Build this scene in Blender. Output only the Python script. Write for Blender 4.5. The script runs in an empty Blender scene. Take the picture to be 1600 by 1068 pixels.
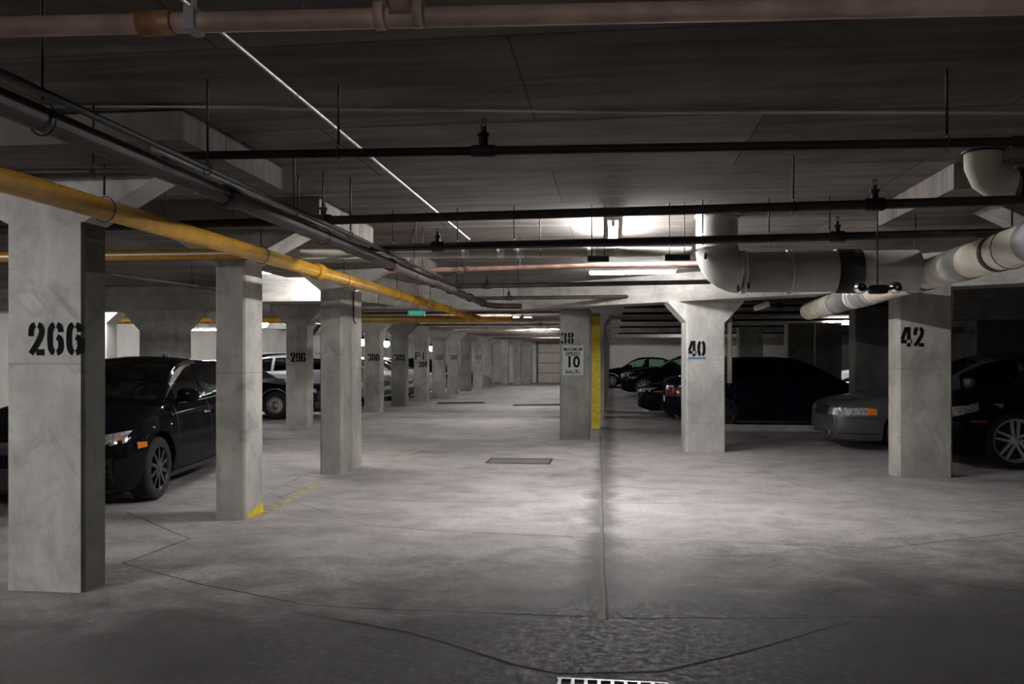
import bpy, math, random
import numpy as np
from mathutils import Vector, Matrix

random.seed(7)
scene = bpy.context.scene
COL = scene.collection
PI = math.pi

# ------------------------------------------------------------------ camera, light, exposure
F, CX, HY, H = 1300.0, 800.0, 558.0, 1.46          # focal (px), image centre, horizon row, eye height
PSI = math.radians(6.93)
cam_d = bpy.data.cameras.new('camera')
cam_d.sensor_width = 36.0
cam_d.lens = F / 1600.0 * 36.0
cam_d.shift_y = (HY - 534.0) / 1600.0
cam_d.clip_start = 0.05
cam_d.clip_end = 200
cam = bpy.data.objects.new('camera', cam_d)
cam.location = (0, 0, H)
cam.rotation_euler = (PI / 2, 0, PSI)
COL.objects.link(cam)
scene.camera = cam

world = bpy.data.worlds.new('world')
scene.world = world
world.use_nodes = True
world.node_tree.nodes['Background'].inputs[0].default_value = (0.5, 0.48, 0.46, 1)
world.node_tree.nodes['Background'].inputs[1].default_value = 0.0
TUBE = 46.0                                          # emission strength of a lit tube

vs = scene.view_settings
vs.view_transform = 'Standard'
vs.look = 'None'
vs.exposure = 2.45
vs.gamma = 1.0
vs.use_curve_mapping = False

SN, CS = math.sin(PSI), math.cos(PSI)


def ray(px, d):
    l = (px - CX) * d / F
    return (l * CS - d * SN, d * CS + l * SN)


def fl(px, py, z=0.0):                               # floor point seen at a pixel
    x, y = ray(px, F * H / (py - HY))
    return Vector((x, y, z))


def ah(px, py, z):                                   # point at height z seen at a pixel
    x, y = ray(px, F * (z - H) / (HY - py))
    return Vector((x, y, z))


# ------------------------------------------------------------------ materials
MATS = {}


def mat_new(name):
    m = bpy.data.materials.new(name)
    m.use_nodes = True
    nt = m.node_tree
    b = nt.nodes['Principled BSDF']
    MATS[name] = m
    return m, nt, b


def plain(name, col, rough=0.5, metal=0.0, coat=0.0, var=0.0, scale=8.0, spec=0.5, bump=0.0):
    m, nt, b = mat_new(name)
    b.inputs['Base Color'].default_value = (*col, 1)
    b.inputs['Roughness'].default_value = rough
    b.inputs['Metallic'].default_value = metal
    b.inputs['Specular IOR Level'].default_value = spec
    b.inputs['Coat Weight'].default_value = coat
    b.inputs['Coat Roughness'].default_value = 0.05
    if var > 0:
        tc = nt.nodes.new('ShaderNodeTexCoord')
        n = nt.nodes.new('ShaderNodeTexNoise')
        n.inputs['Scale'].default_value = scale
        n.inputs['Detail'].default_value = 6
        nt.links.new(tc.outputs['Object'], n.inputs['Vector'])
        r = nt.nodes.new('ShaderNodeValToRGB')
        r.color_ramp.elements[0].position = 0.35
        r.color_ramp.elements[1].position = 0.68
        r.color_ramp.elements[0].color = (*[c * (1 - var) for c in col], 1)
        r.color_ramp.elements[1].color = (*[min(1, c * (1 + var)) for c in col], 1)
        nt.links.new(n.outputs['Fac'], r.inputs['Fac'])
        nt.links.new(r.outputs['Color'], b.inputs['Base Color'])
        if bump > 0:
            bp = nt.nodes.new('ShaderNodeBump')
            bp.inputs['Strength'].default_value = bump
            bp.inputs['Distance'].default_value = 0.01
            nt.links.new(n.outputs['Fac'], bp.inputs['Height'])
            nt.links.new(bp.outputs['Normal'], b.inputs['Normal'])
    return m


def emis(name, col, strength):
    m, nt, b = mat_new(name)
    b.inputs['Base Color'].default_value = (*col, 1)
    b.inputs['Emission Color'].default_value = (*col, 1)
    b.inputs['Emission Strength'].default_value = strength
    return m


class NT:
    """small helper for node graphs"""
    def __init__(s, nt):
        s.nt = nt

    def n(s, typ, **kw):
        o = s.nt.nodes.new(typ)
        for k, v in kw.items():
            setattr(o, k, v)
        return o

    def l(s, a, b):
        s.nt.links.new(a, b)

    def noise(s, vec, scale, detail=6, rough=0.6, dist=0.0):
        o = s.n('ShaderNodeTexNoise')
        o.inputs['Scale'].default_value = scale
        o.inputs['Detail'].default_value = detail
        o.inputs['Roughness'].default_value = rough
        o.inputs['Distortion'].default_value = dist
        if vec is not None:
            s.l(vec, o.inputs['Vector'])
        return o.outputs['Fac']

    def ramp(s, fac, stops):
        o = s.n('ShaderNodeValToRGB')
        cr = o.color_ramp
        while len(cr.elements) < len(stops):
            cr.elements.new(0.5)
        for e, (p, c) in zip(cr.elements, stops):
            e.position = p
            e.color = (c, c, c, 1) if isinstance(c, (int, float)) else (*c, 1)
        s.l(fac, o.inputs['Fac'])
        return o.outputs['Color']

    def mix(s, a, b, fac, mode='MIX'):
        o = s.n('ShaderNodeMix')
        o.data_type = 'RGBA'
        o.blend_type = mode
        for idx, v in ((6, a), (7, b)):
            if hasattr(v, 'links') or hasattr(v, 'node'):
                s.l(v, o.inputs[idx])
            else:
                o.inputs[idx].default_value = (*v, 1)
        if isinstance(fac, (int, float)):
            o.inputs[0].default_value = fac
        else:
            s.l(fac, o.inputs[0])
        return o.outputs[2]

    def math(s, op, a, b=None):
        o = s.n('ShaderNodeMath', operation=op)
        for i, v in enumerate((a, b)):
            if v is None:
                continue
            if isinstance(v, (int, float)):
                o.inputs[i].default_value = v
            else:
                s.l(v, o.inputs[i])
        return o.outputs[0]

    def mapping(s, vec, scale=(1, 1, 1), loc=(0, 0, 0)):
        o = s.n('ShaderNodeMapping')
        o.inputs['Scale'].default_value = scale
        o.inputs['Location'].default_value = loc
        s.l(vec, o.inputs['Vector'])
        return o.outputs[0]


def concrete(name, base, seam=None, dark=0.55, streak=(3.2, 3.2, 1.0), spots=True):
    m, nt, b = mat_new(name)
    g = NT(nt)
    tc = g.n('ShaderNodeTexCoord')
    geo = g.n('ShaderNodeNewGeometry')
    v = geo.outputs['Position']
    big = g.noise(v, 1.3, 5, 0.62, 0.3)
    c = g.ramp(big, [(0.32, [x * 0.78 for x in base]), (0.66, [min(1, x * 1.14) for x in base])])
    st = g.noise(g.mapping(v, streak), 1.0, 7, 0.62)
    c = g.mix(c, g.ramp(st, [(0.34, (0.58, 0.56, 0.53)), (0.6, (1.06, 1.05, 1.03))]), 0.65, 'MULTIPLY')
    blot = g.noise(v, 3.0, 12, 0.76, 1.0)
    c = g.mix(c, [x * dark * 0.8 for x in base], g.ramp(blot, [(0.50, 0.0), (0.70, 0.75)]))
    pit = g.noise(v, 34, 3, 0.5)
    c = g.mix(c, [x * 0.35 for x in base], g.ramp(pit, [(0.70, 0.0), (0.78, 0.8)]))
    if seam is not None:
        sx = g.n('ShaderNodeSeparateXYZ')
        g.l(v, sx.inputs[0])
        for zz in seam:
            dz = g.math('ABSOLUTE', g.math('SUBTRACT', g.math('ADD', sx.outputs[2], g.math('MULTIPLY', blot, 0.012)), zz + 0.006))
            c = g.mix(c, [x * 0.42 for x in base], g.ramp(dz, [(0.0, 0.8), (0.006, 0.0)]))
    g.l(c, b.inputs['Base Color'])
    b.inputs['Roughness'].default_value = 0.82
    b.inputs['Specular IOR Level'].default_value = 0.25
    fine = g.noise(v, 60, 5, 0.65)
    bp = g.n('ShaderNodeBump')
    bp.inputs['Strength'].default_value = 0.35
    bp.inputs['Distance'].default_value = 0.012
    g.l(g.math('ADD', g.math('MULTIPLY', fine, 0.5), blot), bp.inputs['Height'])
    g.l(bp.outputs['Normal'], b.inputs['Normal'])
    return m


def make_floor_mat():
    m, nt, b = mat_new('floor_concrete')
    g = NT(nt)
    geo = g.n('ShaderNodeNewGeometry')
    v = geo.outputs['Position']
    sx = g.n('ShaderNodeSeparateXYZ')
    g.l(v, sx.inputs[0])
    base = (0.49, 0.46, 0.46)
    big = g.noise(v, 0.55, 6, 0.62, 0.4)
    c = g.ramp(big, [(0.3, [x * 0.76 for x in base]), (0.7, [x * 1.10 for x in base])])
    med = g.noise(g.mapping(v, (1.0, 1.3, 1)), 1.9, 10, 0.7, 0.5)
    c = g.mix(c, g.ramp(med, [(0.36, (0.58, 0.57, 0.57)), (0.58, (1.05, 1.04, 1.03))]), 0.65, 'MULTIPLY')
    fine = g.noise(v, 22, 8, 0.75)
    c = g.mix(c, g.ramp(fine, [(0.35, (0.68, 0.68, 0.69)), (0.62, (1.1, 1.1, 1.1))]), 0.7, 'MULTIPLY')
    spk = g.noise(v, 130, 4, 0.8)
    c = g.mix(c, g.ramp(spk, [(0.38, (0.6, 0.6, 0.6)), (0.6, (1.12, 1.12, 1.12))]), 0.5, 'MULTIPLY')
    # damp dirt that has soaked in along the long joint
    wob = g.noise(v, 2.2, 6, 0.65)
    dx = g.math('ABSOLUTE', g.math('ADD', sx.outputs[0], 0.10))
    dj = g.math('ADD', dx, g.math('MULTIPLY', g.math('SUBTRACT', wob, 0.5), 0.42))
    damp = g.ramp(dj, [(0.03, 0.75), (0.19, 0.0)])
    c = g.mix(c, (0.075, 0.07, 0.067), damp)
    # old oil marks
    oil = g.noise(v, 0.9, 5, 0.55, 0.2)
    c = g.mix(c, (0.10, 0.09, 0.085), g.ramp(oil, [(0.58, 0.0), (0.74, 0.65)]))
    # damp floor before the crack, foreground shade added to its colour (irregular outline)
    edge = g.math('ADD', 5.75, g.math('MULTIPLY', sx.outputs[0], 0.28))
    rr = g.math('ADD', g.math('MULTIPLY', g.math('SUBTRACT', sx.outputs[1], edge), 0.25), 0.5)
    rr = g.math('ADD', rr, g.math('ADD', g.math('MULTIPLY', g.math('SUBTRACT', med, 0.5), 0.55), g.math('MULTIPLY', g.math('SUBTRACT', fine, 0.5), 0.5)))
    damp_shade = g.ramp(rr, [(0.26, 1.0), (0.70, 0.0)])
    c = g.mix(c, (0.045, 0.043, 0.043), g.mix((0, 0, 0), (0.82, 0.82, 0.82), damp_shade))
    g.l(c, b.inputs['Base Color'])
    r1 = g.ramp(fine, [(0.3, 0.62), (0.7, 0.85)])
    r2 = g.ramp(fine, [(0.38, 0.42), (0.60, 0.88)])
    g.l(g.mix(r1, r2, damp_shade), b.inputs['Roughness'])
    b.inputs['Specular IOR Level'].default_value = 0.22
    bp = g.n('ShaderNodeBump')
    bp.inputs['Strength'].default_value = 0.30
    bp.inputs['Distance'].default_value = 0.006
    g.l(g.math('ADD', spk, g.math('MULTIPLY', fine, 1.4)), bp.inputs['Height'])
    g.l(bp.outputs['Normal'], b.inputs['Normal'])
    return m


def make_ceiling_mat():
    m, nt, b = mat_new('ceiling_concrete')
    g = NT(nt)
    geo = g.n('ShaderNodeNewGeometry')
    v = geo.outputs['Position']
    base = (0.30, 0.275, 0.255)
    br = g.n('ShaderNodeTexBrick')
    br.offset = 0.5
    br.inputs['Color1'].default_value = (0.175, 0.158, 0.147, 1)
    br.inputs['Color2'].default_value = (0.265, 0.24, 0.225, 1)
    br.inputs['Mortar'].default_value = (0.09, 0.08, 0.073, 1)
    br.inputs['Scale'].default_value = 1.0
    br.inputs['Mortar Size'].default_value = 0.006
    br.inputs['Brick Width'].default_value = 2.44
    br.inputs['Row Height'].default_value = 1.22
    g.l(g.mapping(v, (1, 1, 1), (0.42, 0.35, 0)), br.inputs['Vector'])
    c = br.outputs['Color']
    st = g.noise(g.mapping(v, (0.7, 7.5, 1)), 1.0, 8, 0.66, 0.25)
    c = g.mix(c, g.ramp(st, [(0.33, (0.5, 0.48, 0.46)), (0.62, (1.12, 1.1, 1.08))]), 0.9, 'MULTIPLY')
    bl = g.noise(v, 1.6, 8, 0.7, 0.5)
    c = g.mix(c, g.ramp(bl, [(0.35, (0.6, 0.58, 0.56)), (0.6, (1.05, 1.05, 1.05))]), 0.7, 'MULTIPLY')
    g.l(c, b.inputs['Base Color'])
    b.inputs['Roughness'].default_value = 0.85
    b.inputs['Specular IOR Level'].default_value = 0.2
    bp = g.n('ShaderNodeBump')
    bp.inputs['Strength'].default_value = 0.3
    bp.inputs['Distance'].default_value = 0.01
    g.l(st, bp.inputs['Height'])
    g.l(bp.outputs['Normal'], b.inputs['Normal'])
    return m


def make_glass(name, tint):
    m, nt, b = mat_new(name)
    nt.nodes.remove(b)
    out = nt.nodes['Material Output']
    tr = nt.nodes.new('ShaderNodeBsdfTransparent')
    tr.inputs[0].default_value = (*tint, 1)
    gl = nt.nodes.new('ShaderNodeBsdfGlossy')
    gl.inputs['Roughness'].default_value = 0.03
    gl.inputs[0].default_value = (0.9, 0.9, 0.9, 1)
    fr = nt.nodes.new('ShaderNodeFresnel')
    fr.inputs[0].default_value = 1.5
    mx = nt.nodes.new('ShaderNodeMixShader')
    nt.links.new(fr.outputs[0], mx.inputs[0])
    nt.links.new(tr.outputs[0], mx.inputs[1])
    nt.links.new(gl.outputs[0], mx.inputs[2])
    nt.links.new(mx.outputs[0], out.inputs[0])
    return m


concrete('column_concrete', (0.50, 0.485, 0.455), seam=(1.32,))
concrete('column_concrete_pale', (0.58, 0.57, 0.55), seam=(1.42,))
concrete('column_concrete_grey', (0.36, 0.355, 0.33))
concrete('column_flank_shade', (0.13, 0.125, 0.115))
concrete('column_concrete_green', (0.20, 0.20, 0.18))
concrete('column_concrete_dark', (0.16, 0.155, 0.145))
concrete('beam_concrete', (0.40, 0.385, 0.365), streak=(1.2, 1.2, 8))
concrete('wall_concrete', (0.22, 0.215, 0.20), streak=(1.2, 1.2, 5))
make_floor_mat()
make_ceiling_mat()
plain('white_wall', (0.72, 0.70, 0.66), 0.7, var=0.08, scale=1.5)
plain('cream_door', (0.60, 0.54, 0.48), 0.55, var=0.08, scale=2)
plain('door_groove', (0.16, 0.13, 0.12), 0.8)
plain('stencil_black', (0.008, 0.008, 0.009), 0.8, spec=0.08)
plain('stencil_worn', (0.07, 0.068, 0.065), 0.75, var=0.3, scale=40)
plain('sign_grey', (0.27, 0.275, 0.26), 0.5, var=0.06)
plain('chalk_blue', (0.02, 0.16, 0.28), 0.7)
plain('yellow_pipe', (0.52, 0.27, 0.018), 0.38, var=0.22, scale=9)
plain('yellow_paint', (0.66, 0.50, 0.03), 0.55, var=0.18, scale=14)
plain('yellow_line', (0.42, 0.345, 0.20), 0.75, var=0.35, scale=12)
plain('iron_pipe', (0.030, 0.023, 0.021), 0.55, var=0.35, scale=9, spec=0.25)
plain('brown_pipe', (0.042, 0.029, 0.025), 0.55, var=0.4, scale=7, spec=0.2)
plain('red_pipe', (0.13, 0.070, 0.055), 0.5, var=0.3, scale=9)
plain('salmon_pipe', (0.80, 0.55, 0.46), 0.5, var=0.22, scale=7)
plain('orange_joint', (0.42, 0.20, 0.08), 0.5, var=0.2)
plain('galvanised', (0.55, 0.55, 0.54), 0.35, metal=0.7, var=0.12, scale=12)
plain('rod_metal', (0.035, 0.03, 0.028), 0.5, metal=0.3)
plain('black_cable', (0.012, 0.012, 0.013), 0.6, spec=0.2)
plain('conduit_grey', (0.42, 0.42, 0.42), 0.3, metal=0.6)
plain('duct_grey', (0.33, 0.32, 0.305), 0.5, metal=0.15, var=0.14, scale=5)
plain('duct_black', (0.012, 0.012, 0.012), 0.5)
plain('insulation_cream', (0.58, 0.52, 0.43), 0.6, var=0.2, scale=6)
plain('insulation_beige', (0.44, 0.40, 0.33), 0.65, var=0.15, scale=5)
plain('white_tape', (0.66, 0.66, 0.65), 0.5)
plain('white_plastic', (0.75, 0.75, 0.74), 0.45)
plain('dark_crack', (0.035, 0.031, 0.029), 0.9)
plain('joint_filler', (0.15, 0.13, 0.12), 0.8, var=0.2, scale=30)
plain('grate_steel', (0.22, 0.22, 0.23), 0.4, metal=0.6, var=0.2, scale=20)
plain('drain_dark', (0.012, 0.011, 0.010), 0.8)
plain('rubber_strip', (0.03, 0.03, 0.032), 0.7)
plain('curb_concrete', (0.45, 0.43, 0.40), 0.8, var=0.15)
emis('tube_light', (1.0, 0.985, 0.975), TUBE)
emis('tube_bright', (1.0, 0.985, 0.975), TUBE * 2.6)
emis('bulb_light', (1.0, 0.97, 0.93), 18)
emis('exit_green', (0.10, 0.75, 0.50), 0.06)
# car materials
for nm, c_, me in (('paint_black', (0.006, 0.006, 0.008), 0.0), ('paint_navy', (0.007, 0.008, 0.015), 0.1), ('paint_midnight', (0.006, 0.007, 0.017), 0.0),
                   ('paint_grey', (0.085, 0.085, 0.088), 0.35), ('paint_silver', (0.30, 0.31, 0.35), 0.35), ('paint_white', (0.68, 0.68, 0.69), 0.0),
                   ('paint_pearl', (0.50, 0.51, 0.55), 0.1)):
    plain(nm, c_, 0.4, me, coat=0.24 if c_[0] < .05 else 0.7, spec=0.0 if c_[0] < .05 else 0.15)
make_glass('glass_clear', (0.74, 0.80, 0.77))
make_glass('glass_tint', (0.16, 0.18, 0.175))
make_glass('glass_green', (0.55, 0.75, 0.65))
plain('car_interior', (0.012, 0.012, 0.013), 0.8)
plain('car_trim', (0.010, 0.010, 0.011), 0.45)
plain('tyre_rubber', (0.014, 0.014, 0.015), 0.75)
plain('alloy', (0.42, 0.42, 0.44), 0.28, metal=0.8)
plain('alloy_bright', (0.62, 0.62, 0.63), 0.3, metal=0.25)
plain('alloy_dark', (0.05, 0.05, 0.054), 0.3, metal=0.7)
plain('chrome', (0.75, 0.75, 0.76), 0.12, metal=1.0)
plain('lamp_clear', (0.62, 0.63, 0.66), 0.12, metal=0.55, coat=1.0, var=0.45, scale=26)
plain('lamp_amber', (0.75, 0.23, 0.03), 0.2, coat=1.0)
plain('lamp_amber_dim', (0.42, 0.10, 0.04), 0.25, coat=1.0)
plain('lamp_red', (0.16, 0.006, 0.006), 0.15, coat=1.0)


# ------------------------------------------------------------------ mesh helpers
class MB:
    def __init__(s):
        s.v, s.f, s.mi, s.sm = [], [], [], []

    def add(s, verts, faces, mi=0, smooth=False):
        o = len(s.v)
        s.v += [tuple(p) for p in verts]
        for f in faces:
            s.f.append(tuple(i + o for i in f))
            s.mi.append(mi)
            s.sm.append(smooth)
        return s

    def box(s, lo, hi, mi=0, M=None):
        x0, y0, z0 = lo
        x1, y1, z1 = hi
        vs_ = [Vector(p) for p in ((x0, y0, z0), (x1, y0, z0), (x1, y1, z0), (x0, y1, z0), (x0, y0, z1), (x1, y0, z1), (x1, y1, z1), (x0, y1, z1))]
        if M is not None:
            vs_ = [M @ p for p in vs_]
        return s.add(vs_, [(0, 3, 2, 1), (4, 5, 6, 7), (0, 1, 5, 4), (1, 2, 6, 5), (2, 3, 7, 6), (3, 0, 4, 7)], mi)

    def prism(s, poly, z0, z1, poly1=None, mi=0):
        poly1 = poly1 or poly
        n = len(poly)
        vv = [(p[0], p[1], z0) for p in poly] + [(p[0], p[1], z1) for p in poly1]
        ff = [(i, (i + 1) % n, n + (i + 1) % n, n + i) for i in range(n)]
        ff += [tuple(range(n - 1, -1, -1)), tuple(range(n, 2 * n))]
        return s.add(vv, ff, mi)

    def tube(s, path, r, seg=12, cap=True, mi=0, smooth=True):
        path = [Vector(p) for p in path]
        n = len(path)
        rs = r if isinstance(r, (list, tuple)) else [r] * n
        tang = []
        for i in range(n):
            a = path[max(0, i - 1)]
            b = path[min(n - 1, i + 1)]
            d = (b - a)
            tang.append(d.normalized() if d.length > 1e-9 else Vector((0, 0, 1)))
        up = Vector((0, 0, 1)) if abs(tang[0].z) < 0.95 else Vector((1, 0, 0))
        u = tang[0].cross(up).normalized()
        vv, ff = [], []
        for i in range(n):
            t = tang[i]
            u = (u - t * u.dot(t)).normalized()
            w = t.cross(u)
            k = 1.0
            if 0 < i < n - 1:
                c = max(0.35, (path[i] - path[i - 1]).normalized().dot(t))
                k = 1.0 / c if False else 1.0
            for j in range(seg):
                a = 2 * PI * j / seg
                vv.append(path[i] + (u * math.cos(a) + w * math.sin(a)) * rs[i] * k)
        for i in range(n - 1):
            for j in range(seg):
                j2 = (j + 1) % seg
                ff.append((i * seg + j, i * seg + j2, (i + 1) * seg + j2, (i + 1) * seg + j))
        s.add(vv, ff, mi, smooth)
        if cap:
            o = len(s.v) - len(vv)
            s.f.append(tuple(o + j for j in range(seg)))
            s.f.append(tuple(o + (n - 1) * seg + j for j in reversed(range(seg))))
            s.mi += [mi, mi]
            s.sm += [False, False]
        return s

    def lathe(s, prof, axis='y', seg=28, center=(0, 0, 0), mi=0, smooth=True):
        # prof: list of (a, r) a along axis
        vv, ff = [], []
        n = len(prof)
        for (a, r) in prof:
            for j in range(seg):
                th = 2 * PI * j / seg
                c_, s_ = r * math.cos(th), r * math.sin(th)
                p = {'y': (c_, a, s_), 'x': (a, c_, s_), 'z': (c_, s_, a)}[axis]
                vv.append((p[0] + center[0], p[1] + center[1], p[2] + center[2]))
        for i in range(n - 1):
            for j in range(seg):
                j2 = (j + 1) % seg
                ff.append((i * seg + j, i * seg + j2, (i + 1) * seg + j2, (i + 1) * seg + j))
        return s.add(vv, ff, mi, smooth)

    def blob(s, c, r, e=0.5, nu=12, nv=8, mi=0, M=None):
        """superellipsoid: rounded block"""
        def sg(x, p):
            return math.copysign(abs(x) ** p, x)
        vv, ff = [], []
        for i in range(nv + 1):
            ph = -PI / 2 + PI * i / nv
            for j in range(nu):
                th = 2 * PI * j / nu
                p = Vector((r[0] * sg(math.cos(ph), e) * sg(math.cos(th), e), r[1] * sg(math.cos(ph), e) * sg(math.sin(th), e), r[2] * sg(math.sin(ph), e)))
                if M is not None:
                    p = M @ p
                vv.append((p[0] + c[0], p[1] + c[1], p[2] + c[2]))
        for i in range(nv):
            for j in range(nu):
                j2 = (j + 1) % nu
                ff.append((i * nu + j, i * nu + j2, (i + 1) * nu + j2, (i + 1) * nu + j))
        return s.add(vv, ff, mi, True)

    def grid(s, rows, mi=0, smooth=True, flip=False):
        n = len(rows[0])
        vv = [p for r_ in rows for p in r_]
        ff = []
        for i in range(len(rows) - 1):
            for j in range(n - 1):
                q = (i * n + j, i * n + j + 1, (i + 1) * n + j + 1, (i + 1) * n + j)
                ff.append(q[::-1] if flip else q)
        return s.add(vv, ff, mi, smooth)

    def build(s, name, mats, parent=None, loc=None):
        me = bpy.data.meshes.new(name)
        me.from_pydata([tuple(map(float, p)) for p in s.v], [], s.f)
        if not isinstance(mats, (list, tuple)):
            mats = [mats]
        for m in mats:
            me.materials.append(MATS[m])
        me.polygons.foreach_set('material_index', s.mi)
        me.polygons.foreach_set('use_smooth', s.sm)
        me.update()
        o = bpy.data.objects.new(name, me)
        COL.objects.link(o)
        if parent is not None:
            o.parent = parent
        if loc is not None:
            o.location = loc
        return o


def tag(o, label=None, cat=None, group=None, kind=None):
    if label:
        o['label'] = label
    if cat:
        o['category'] = cat
    if group:
        o['group'] = group
    if kind:
        o['kind'] = kind
    return o


def thing(name, label, cat, loc=(0, 0, 0), rz=0.0, group=None):
    o = bpy.data.objects.new(name, None)
    o.empty_display_size = 0.2
    COL.objects.link(o)
    o.location = loc
    o.rotation_euler = (0, 0, rz)
    return tag(o, label, cat, group)


def text_mesh(txt, size, name, mat, parent, M, sx=1.0, font_off=0.0):
    cu = bpy.data.curves.new('t', 'FONT')
    cu.body = txt
    cu.size = size
    cu.align_x = 'CENTER'
    cu.align_y = 'CENTER'
    cu.offset = font_off
    cu.resolution_u = 4
    to = bpy.data.objects.new('t', cu)
    COL.objects.link(to)
    bpy.context.view_layer.update()
    dg = bpy.context.evaluated_depsgraph_get()
    me = bpy.data.meshes.new_from_object(to.evaluated_get(dg))
    bpy.data.objects.remove(to)
    me.name = name
    for v in me.vertices:
        p = v.co
        v.co = M @ Vector((p.x * sx, 0.0, p.y))
    me.materials.clear()
    me.materials.append(MATS[mat])
    o = bpy.data.objects.new(name, me)
    COL.objects.link(o)
    o.parent = parent
    return o


# ---- stencil digits, drawn as brush strokes with the stencil's gaps (unit height)
STROKES = {
    '0': [[(.23, .92), (.16, .89), (.10, .79), (.08, .62), (.08, .38), (.10, .21), (.16, .11), (.23, .08)], [(.33, .92), (.40, .89), (.46, .79), (.48, .62), (.48, .38), (.46, .21), (.40, .11), (.33, .08)]],
    '1': [[(.30, .0), (.30, .70), (.30, 1.0)], [(.12, .80), (.20, .86)]],
    '2': [[(.08, .58), (.08, .76), (.13, .89), (.22, .92)], [(.33, .92), (.42, .89), (.47, .76), (.45, .62), (.36, .44), (.22, .24), (.07, .04)], [(.27, .09), (.56, .09)]],
    '3': [[(.08, .74), (.11, .87), (.22, .92)], [(.33, .92), (.42, .89), (.46, .77), (.43, .62), (.32, .55)], [(.32, .47), (.44, .40), (.48, .27), (.44, .12), (.33, .08)], [(.22, .08), (.11, .13), (.08, .27)]],
    '4': [[(.42, .0), (.42, .18)], [(.42, .34), (.42, 1.0)], [(.29, .98), (.17, .64), (.05, .36)], [(.0, .26), (.31, .26)], [(.53, .26), (.60, .26)]],
    '6': [[(.23, .92), (.16, .89), (.10, .79), (.08, .62), (.08, .38), (.10, .21), (.16, .11), (.23, .08)], [(.33, .92), (.41, .89), (.46, .80), (.47, .70)], [(.33, .56), (.42, .52), (.47, .42), (.48, .30), (.46, .18), (.41, .10), (.33, .08)]],
    '8': [[(.23, .92), (.13, .88), (.09, .77), (.13, .63), (.22, .56)], [(.22, .45), (.11, .39), (.07, .27), (.12, .12), (.23, .08)],
          [(.33, .92), (.43, .88), (.47, .77), (.43, .63), (.34, .56)], [(.34, .45), (.45, .39), (.49, .27), (.44, .12), (.33, .08)]],
}
STROKES['9'] = [[(.56 - x, 1 - y) for x, y in st] for st in STROKES['6']]


def stencil(txt, h, w, M, parent, mat, name='stencil_number'):
    """digits centred on M's origin, in M's local x-z plane (y = 0)"""
    mb = MB()
    n = len(txt)
    pitch = w / (n - 0.18)
    gs = pitch * 0.82 / 0.56                        # horizontal scale of a glyph
    for k, ch in enumerate(txt):
        x0 = -w / 2 + k * pitch
        for st in STROKES[ch]:
            if len(st) > 2:
                for _ in range(2):                   # round the stroke off
                    nn = [st[0]]
                    for (ax, ay), (bx, by) in zip(st[:-1], st[1:]):
                        nn += [(ax * .75 + bx * .25, ay * .75 + by * .25), (ax * .25 + bx * .75, ay * .25 + by * .75)]
                    st = nn + [st[-1]]
            pts = [Vector((x0 + x * gs, 0, (y - 0.5) * h)) for x, y in st]
            hw = 0.092 * h
            L_, R_ = [], []
            for i, p in enumerate(pts):
                d = (pts[min(i + 1, len(pts) - 1)] - pts[max(i - 1, 0)]).normalized()
                nrm = Vector((-d.z, 0, d.x))
                L_.append(M @ (p + nrm * hw))
                R_.append(M @ (p - nrm * hw))
            mb.grid([L_, R_], smooth=False, flip=True)
    return mb.build(name, mat, parent)


# ------------------------------------------------------------------ the setting
X0, X1, Y0, Y1, ZC = -15.5, 15.0, -9.0, 47.5, 2.75
floor = MB().box((X0 - .3, Y0 - .3, -0.25), (X1 + .3, Y1 + .3, 0)).build('floor', 'floor_concrete')
tag(floor, 'worn grey concrete garage floor with cracks and damp stains', kind='structure')
ceiling = MB().box((X0 - .3, Y0 - .3, ZC), (X1 + .3, Y1 + .3, ZC + .3)).build('ceiling', 'ceiling_concrete')
tag(ceiling, 'board-marked raw concrete slab ceiling', kind='structure')
tag(MB().box((X0 - .3, Y0, 0), (X0, Y1, ZC)).build('wall_left', 'white_wall'), 'white painted side wall behind the parked cars', kind='structure')
tag(MB().box((X1, Y0, 0), (X1 + .3, Y1, ZC)).build('wall_right', 'wall_concrete'), 'dark concrete side wall', kind='structure')
tag(MB().box((X0 - .3, Y1, 0), (X1 + .3, Y1 + .3, ZC)).build('wall_back', 'white_wall'), 'white painted end wall', kind='structure')
tag(MB().box((X0 - .3, Y0 - .3, 0), (X1 + .3, Y0, ZC)).build('wall_front', 'wall_concrete'), 'dark concrete wall at the near end', kind='structure')

# downstand beam that follows the column line (one continuous concrete member)
front = [(-13.5, 14.3), (-6.5, 14.3), (-6.1, 12.25), (-3.85, 12.25), (-3.45, 14.55), (-1.72, 15.0), (1.85, 12.33), (3.9, 10.8), (7.2, 8.6)]
mb = MB()
ZB = 2.32
n = len(front)
vv = []
for (x, y) in front:
    vv += [(x, y, ZB), (x, y, ZC), (x + .12, y + .62, ZC), (x + .12, y + .62, ZB)]
ff = []
for i in range(n - 1):
    a, b = i * 4, i * 4 + 4
    for k in range(4):
        k2 = (k + 1) % 4
        ff.append((a + k, b + k, b + k2, a + k2))
ff += [(0, 1, 2, 3), tuple((n - 1) * 4 + k for k in (3, 2, 1, 0))]
mb.add(vv, ff)
tag(mb.build('ceiling_beam', 'beam_concrete'), 'pale concrete downstand beam zigzagging over the numbered columns', kind='structure')
for (x0, x1, y0, y1) in ((-4.55, -2.2, 4.05, 5.35), (-4.55, -2.34, 6.44, 7.95), (-4.55, -2.4, 9.5, 11.2), (2.25, 4.9, 5.85, 7.45)):
    tag(MB().box((x0, y0, 2.58), (x1, y1, ZC)).build('drop_panel', 'ceiling_concrete'), 'square concrete drop panel over a column head', kind='structure')
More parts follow.
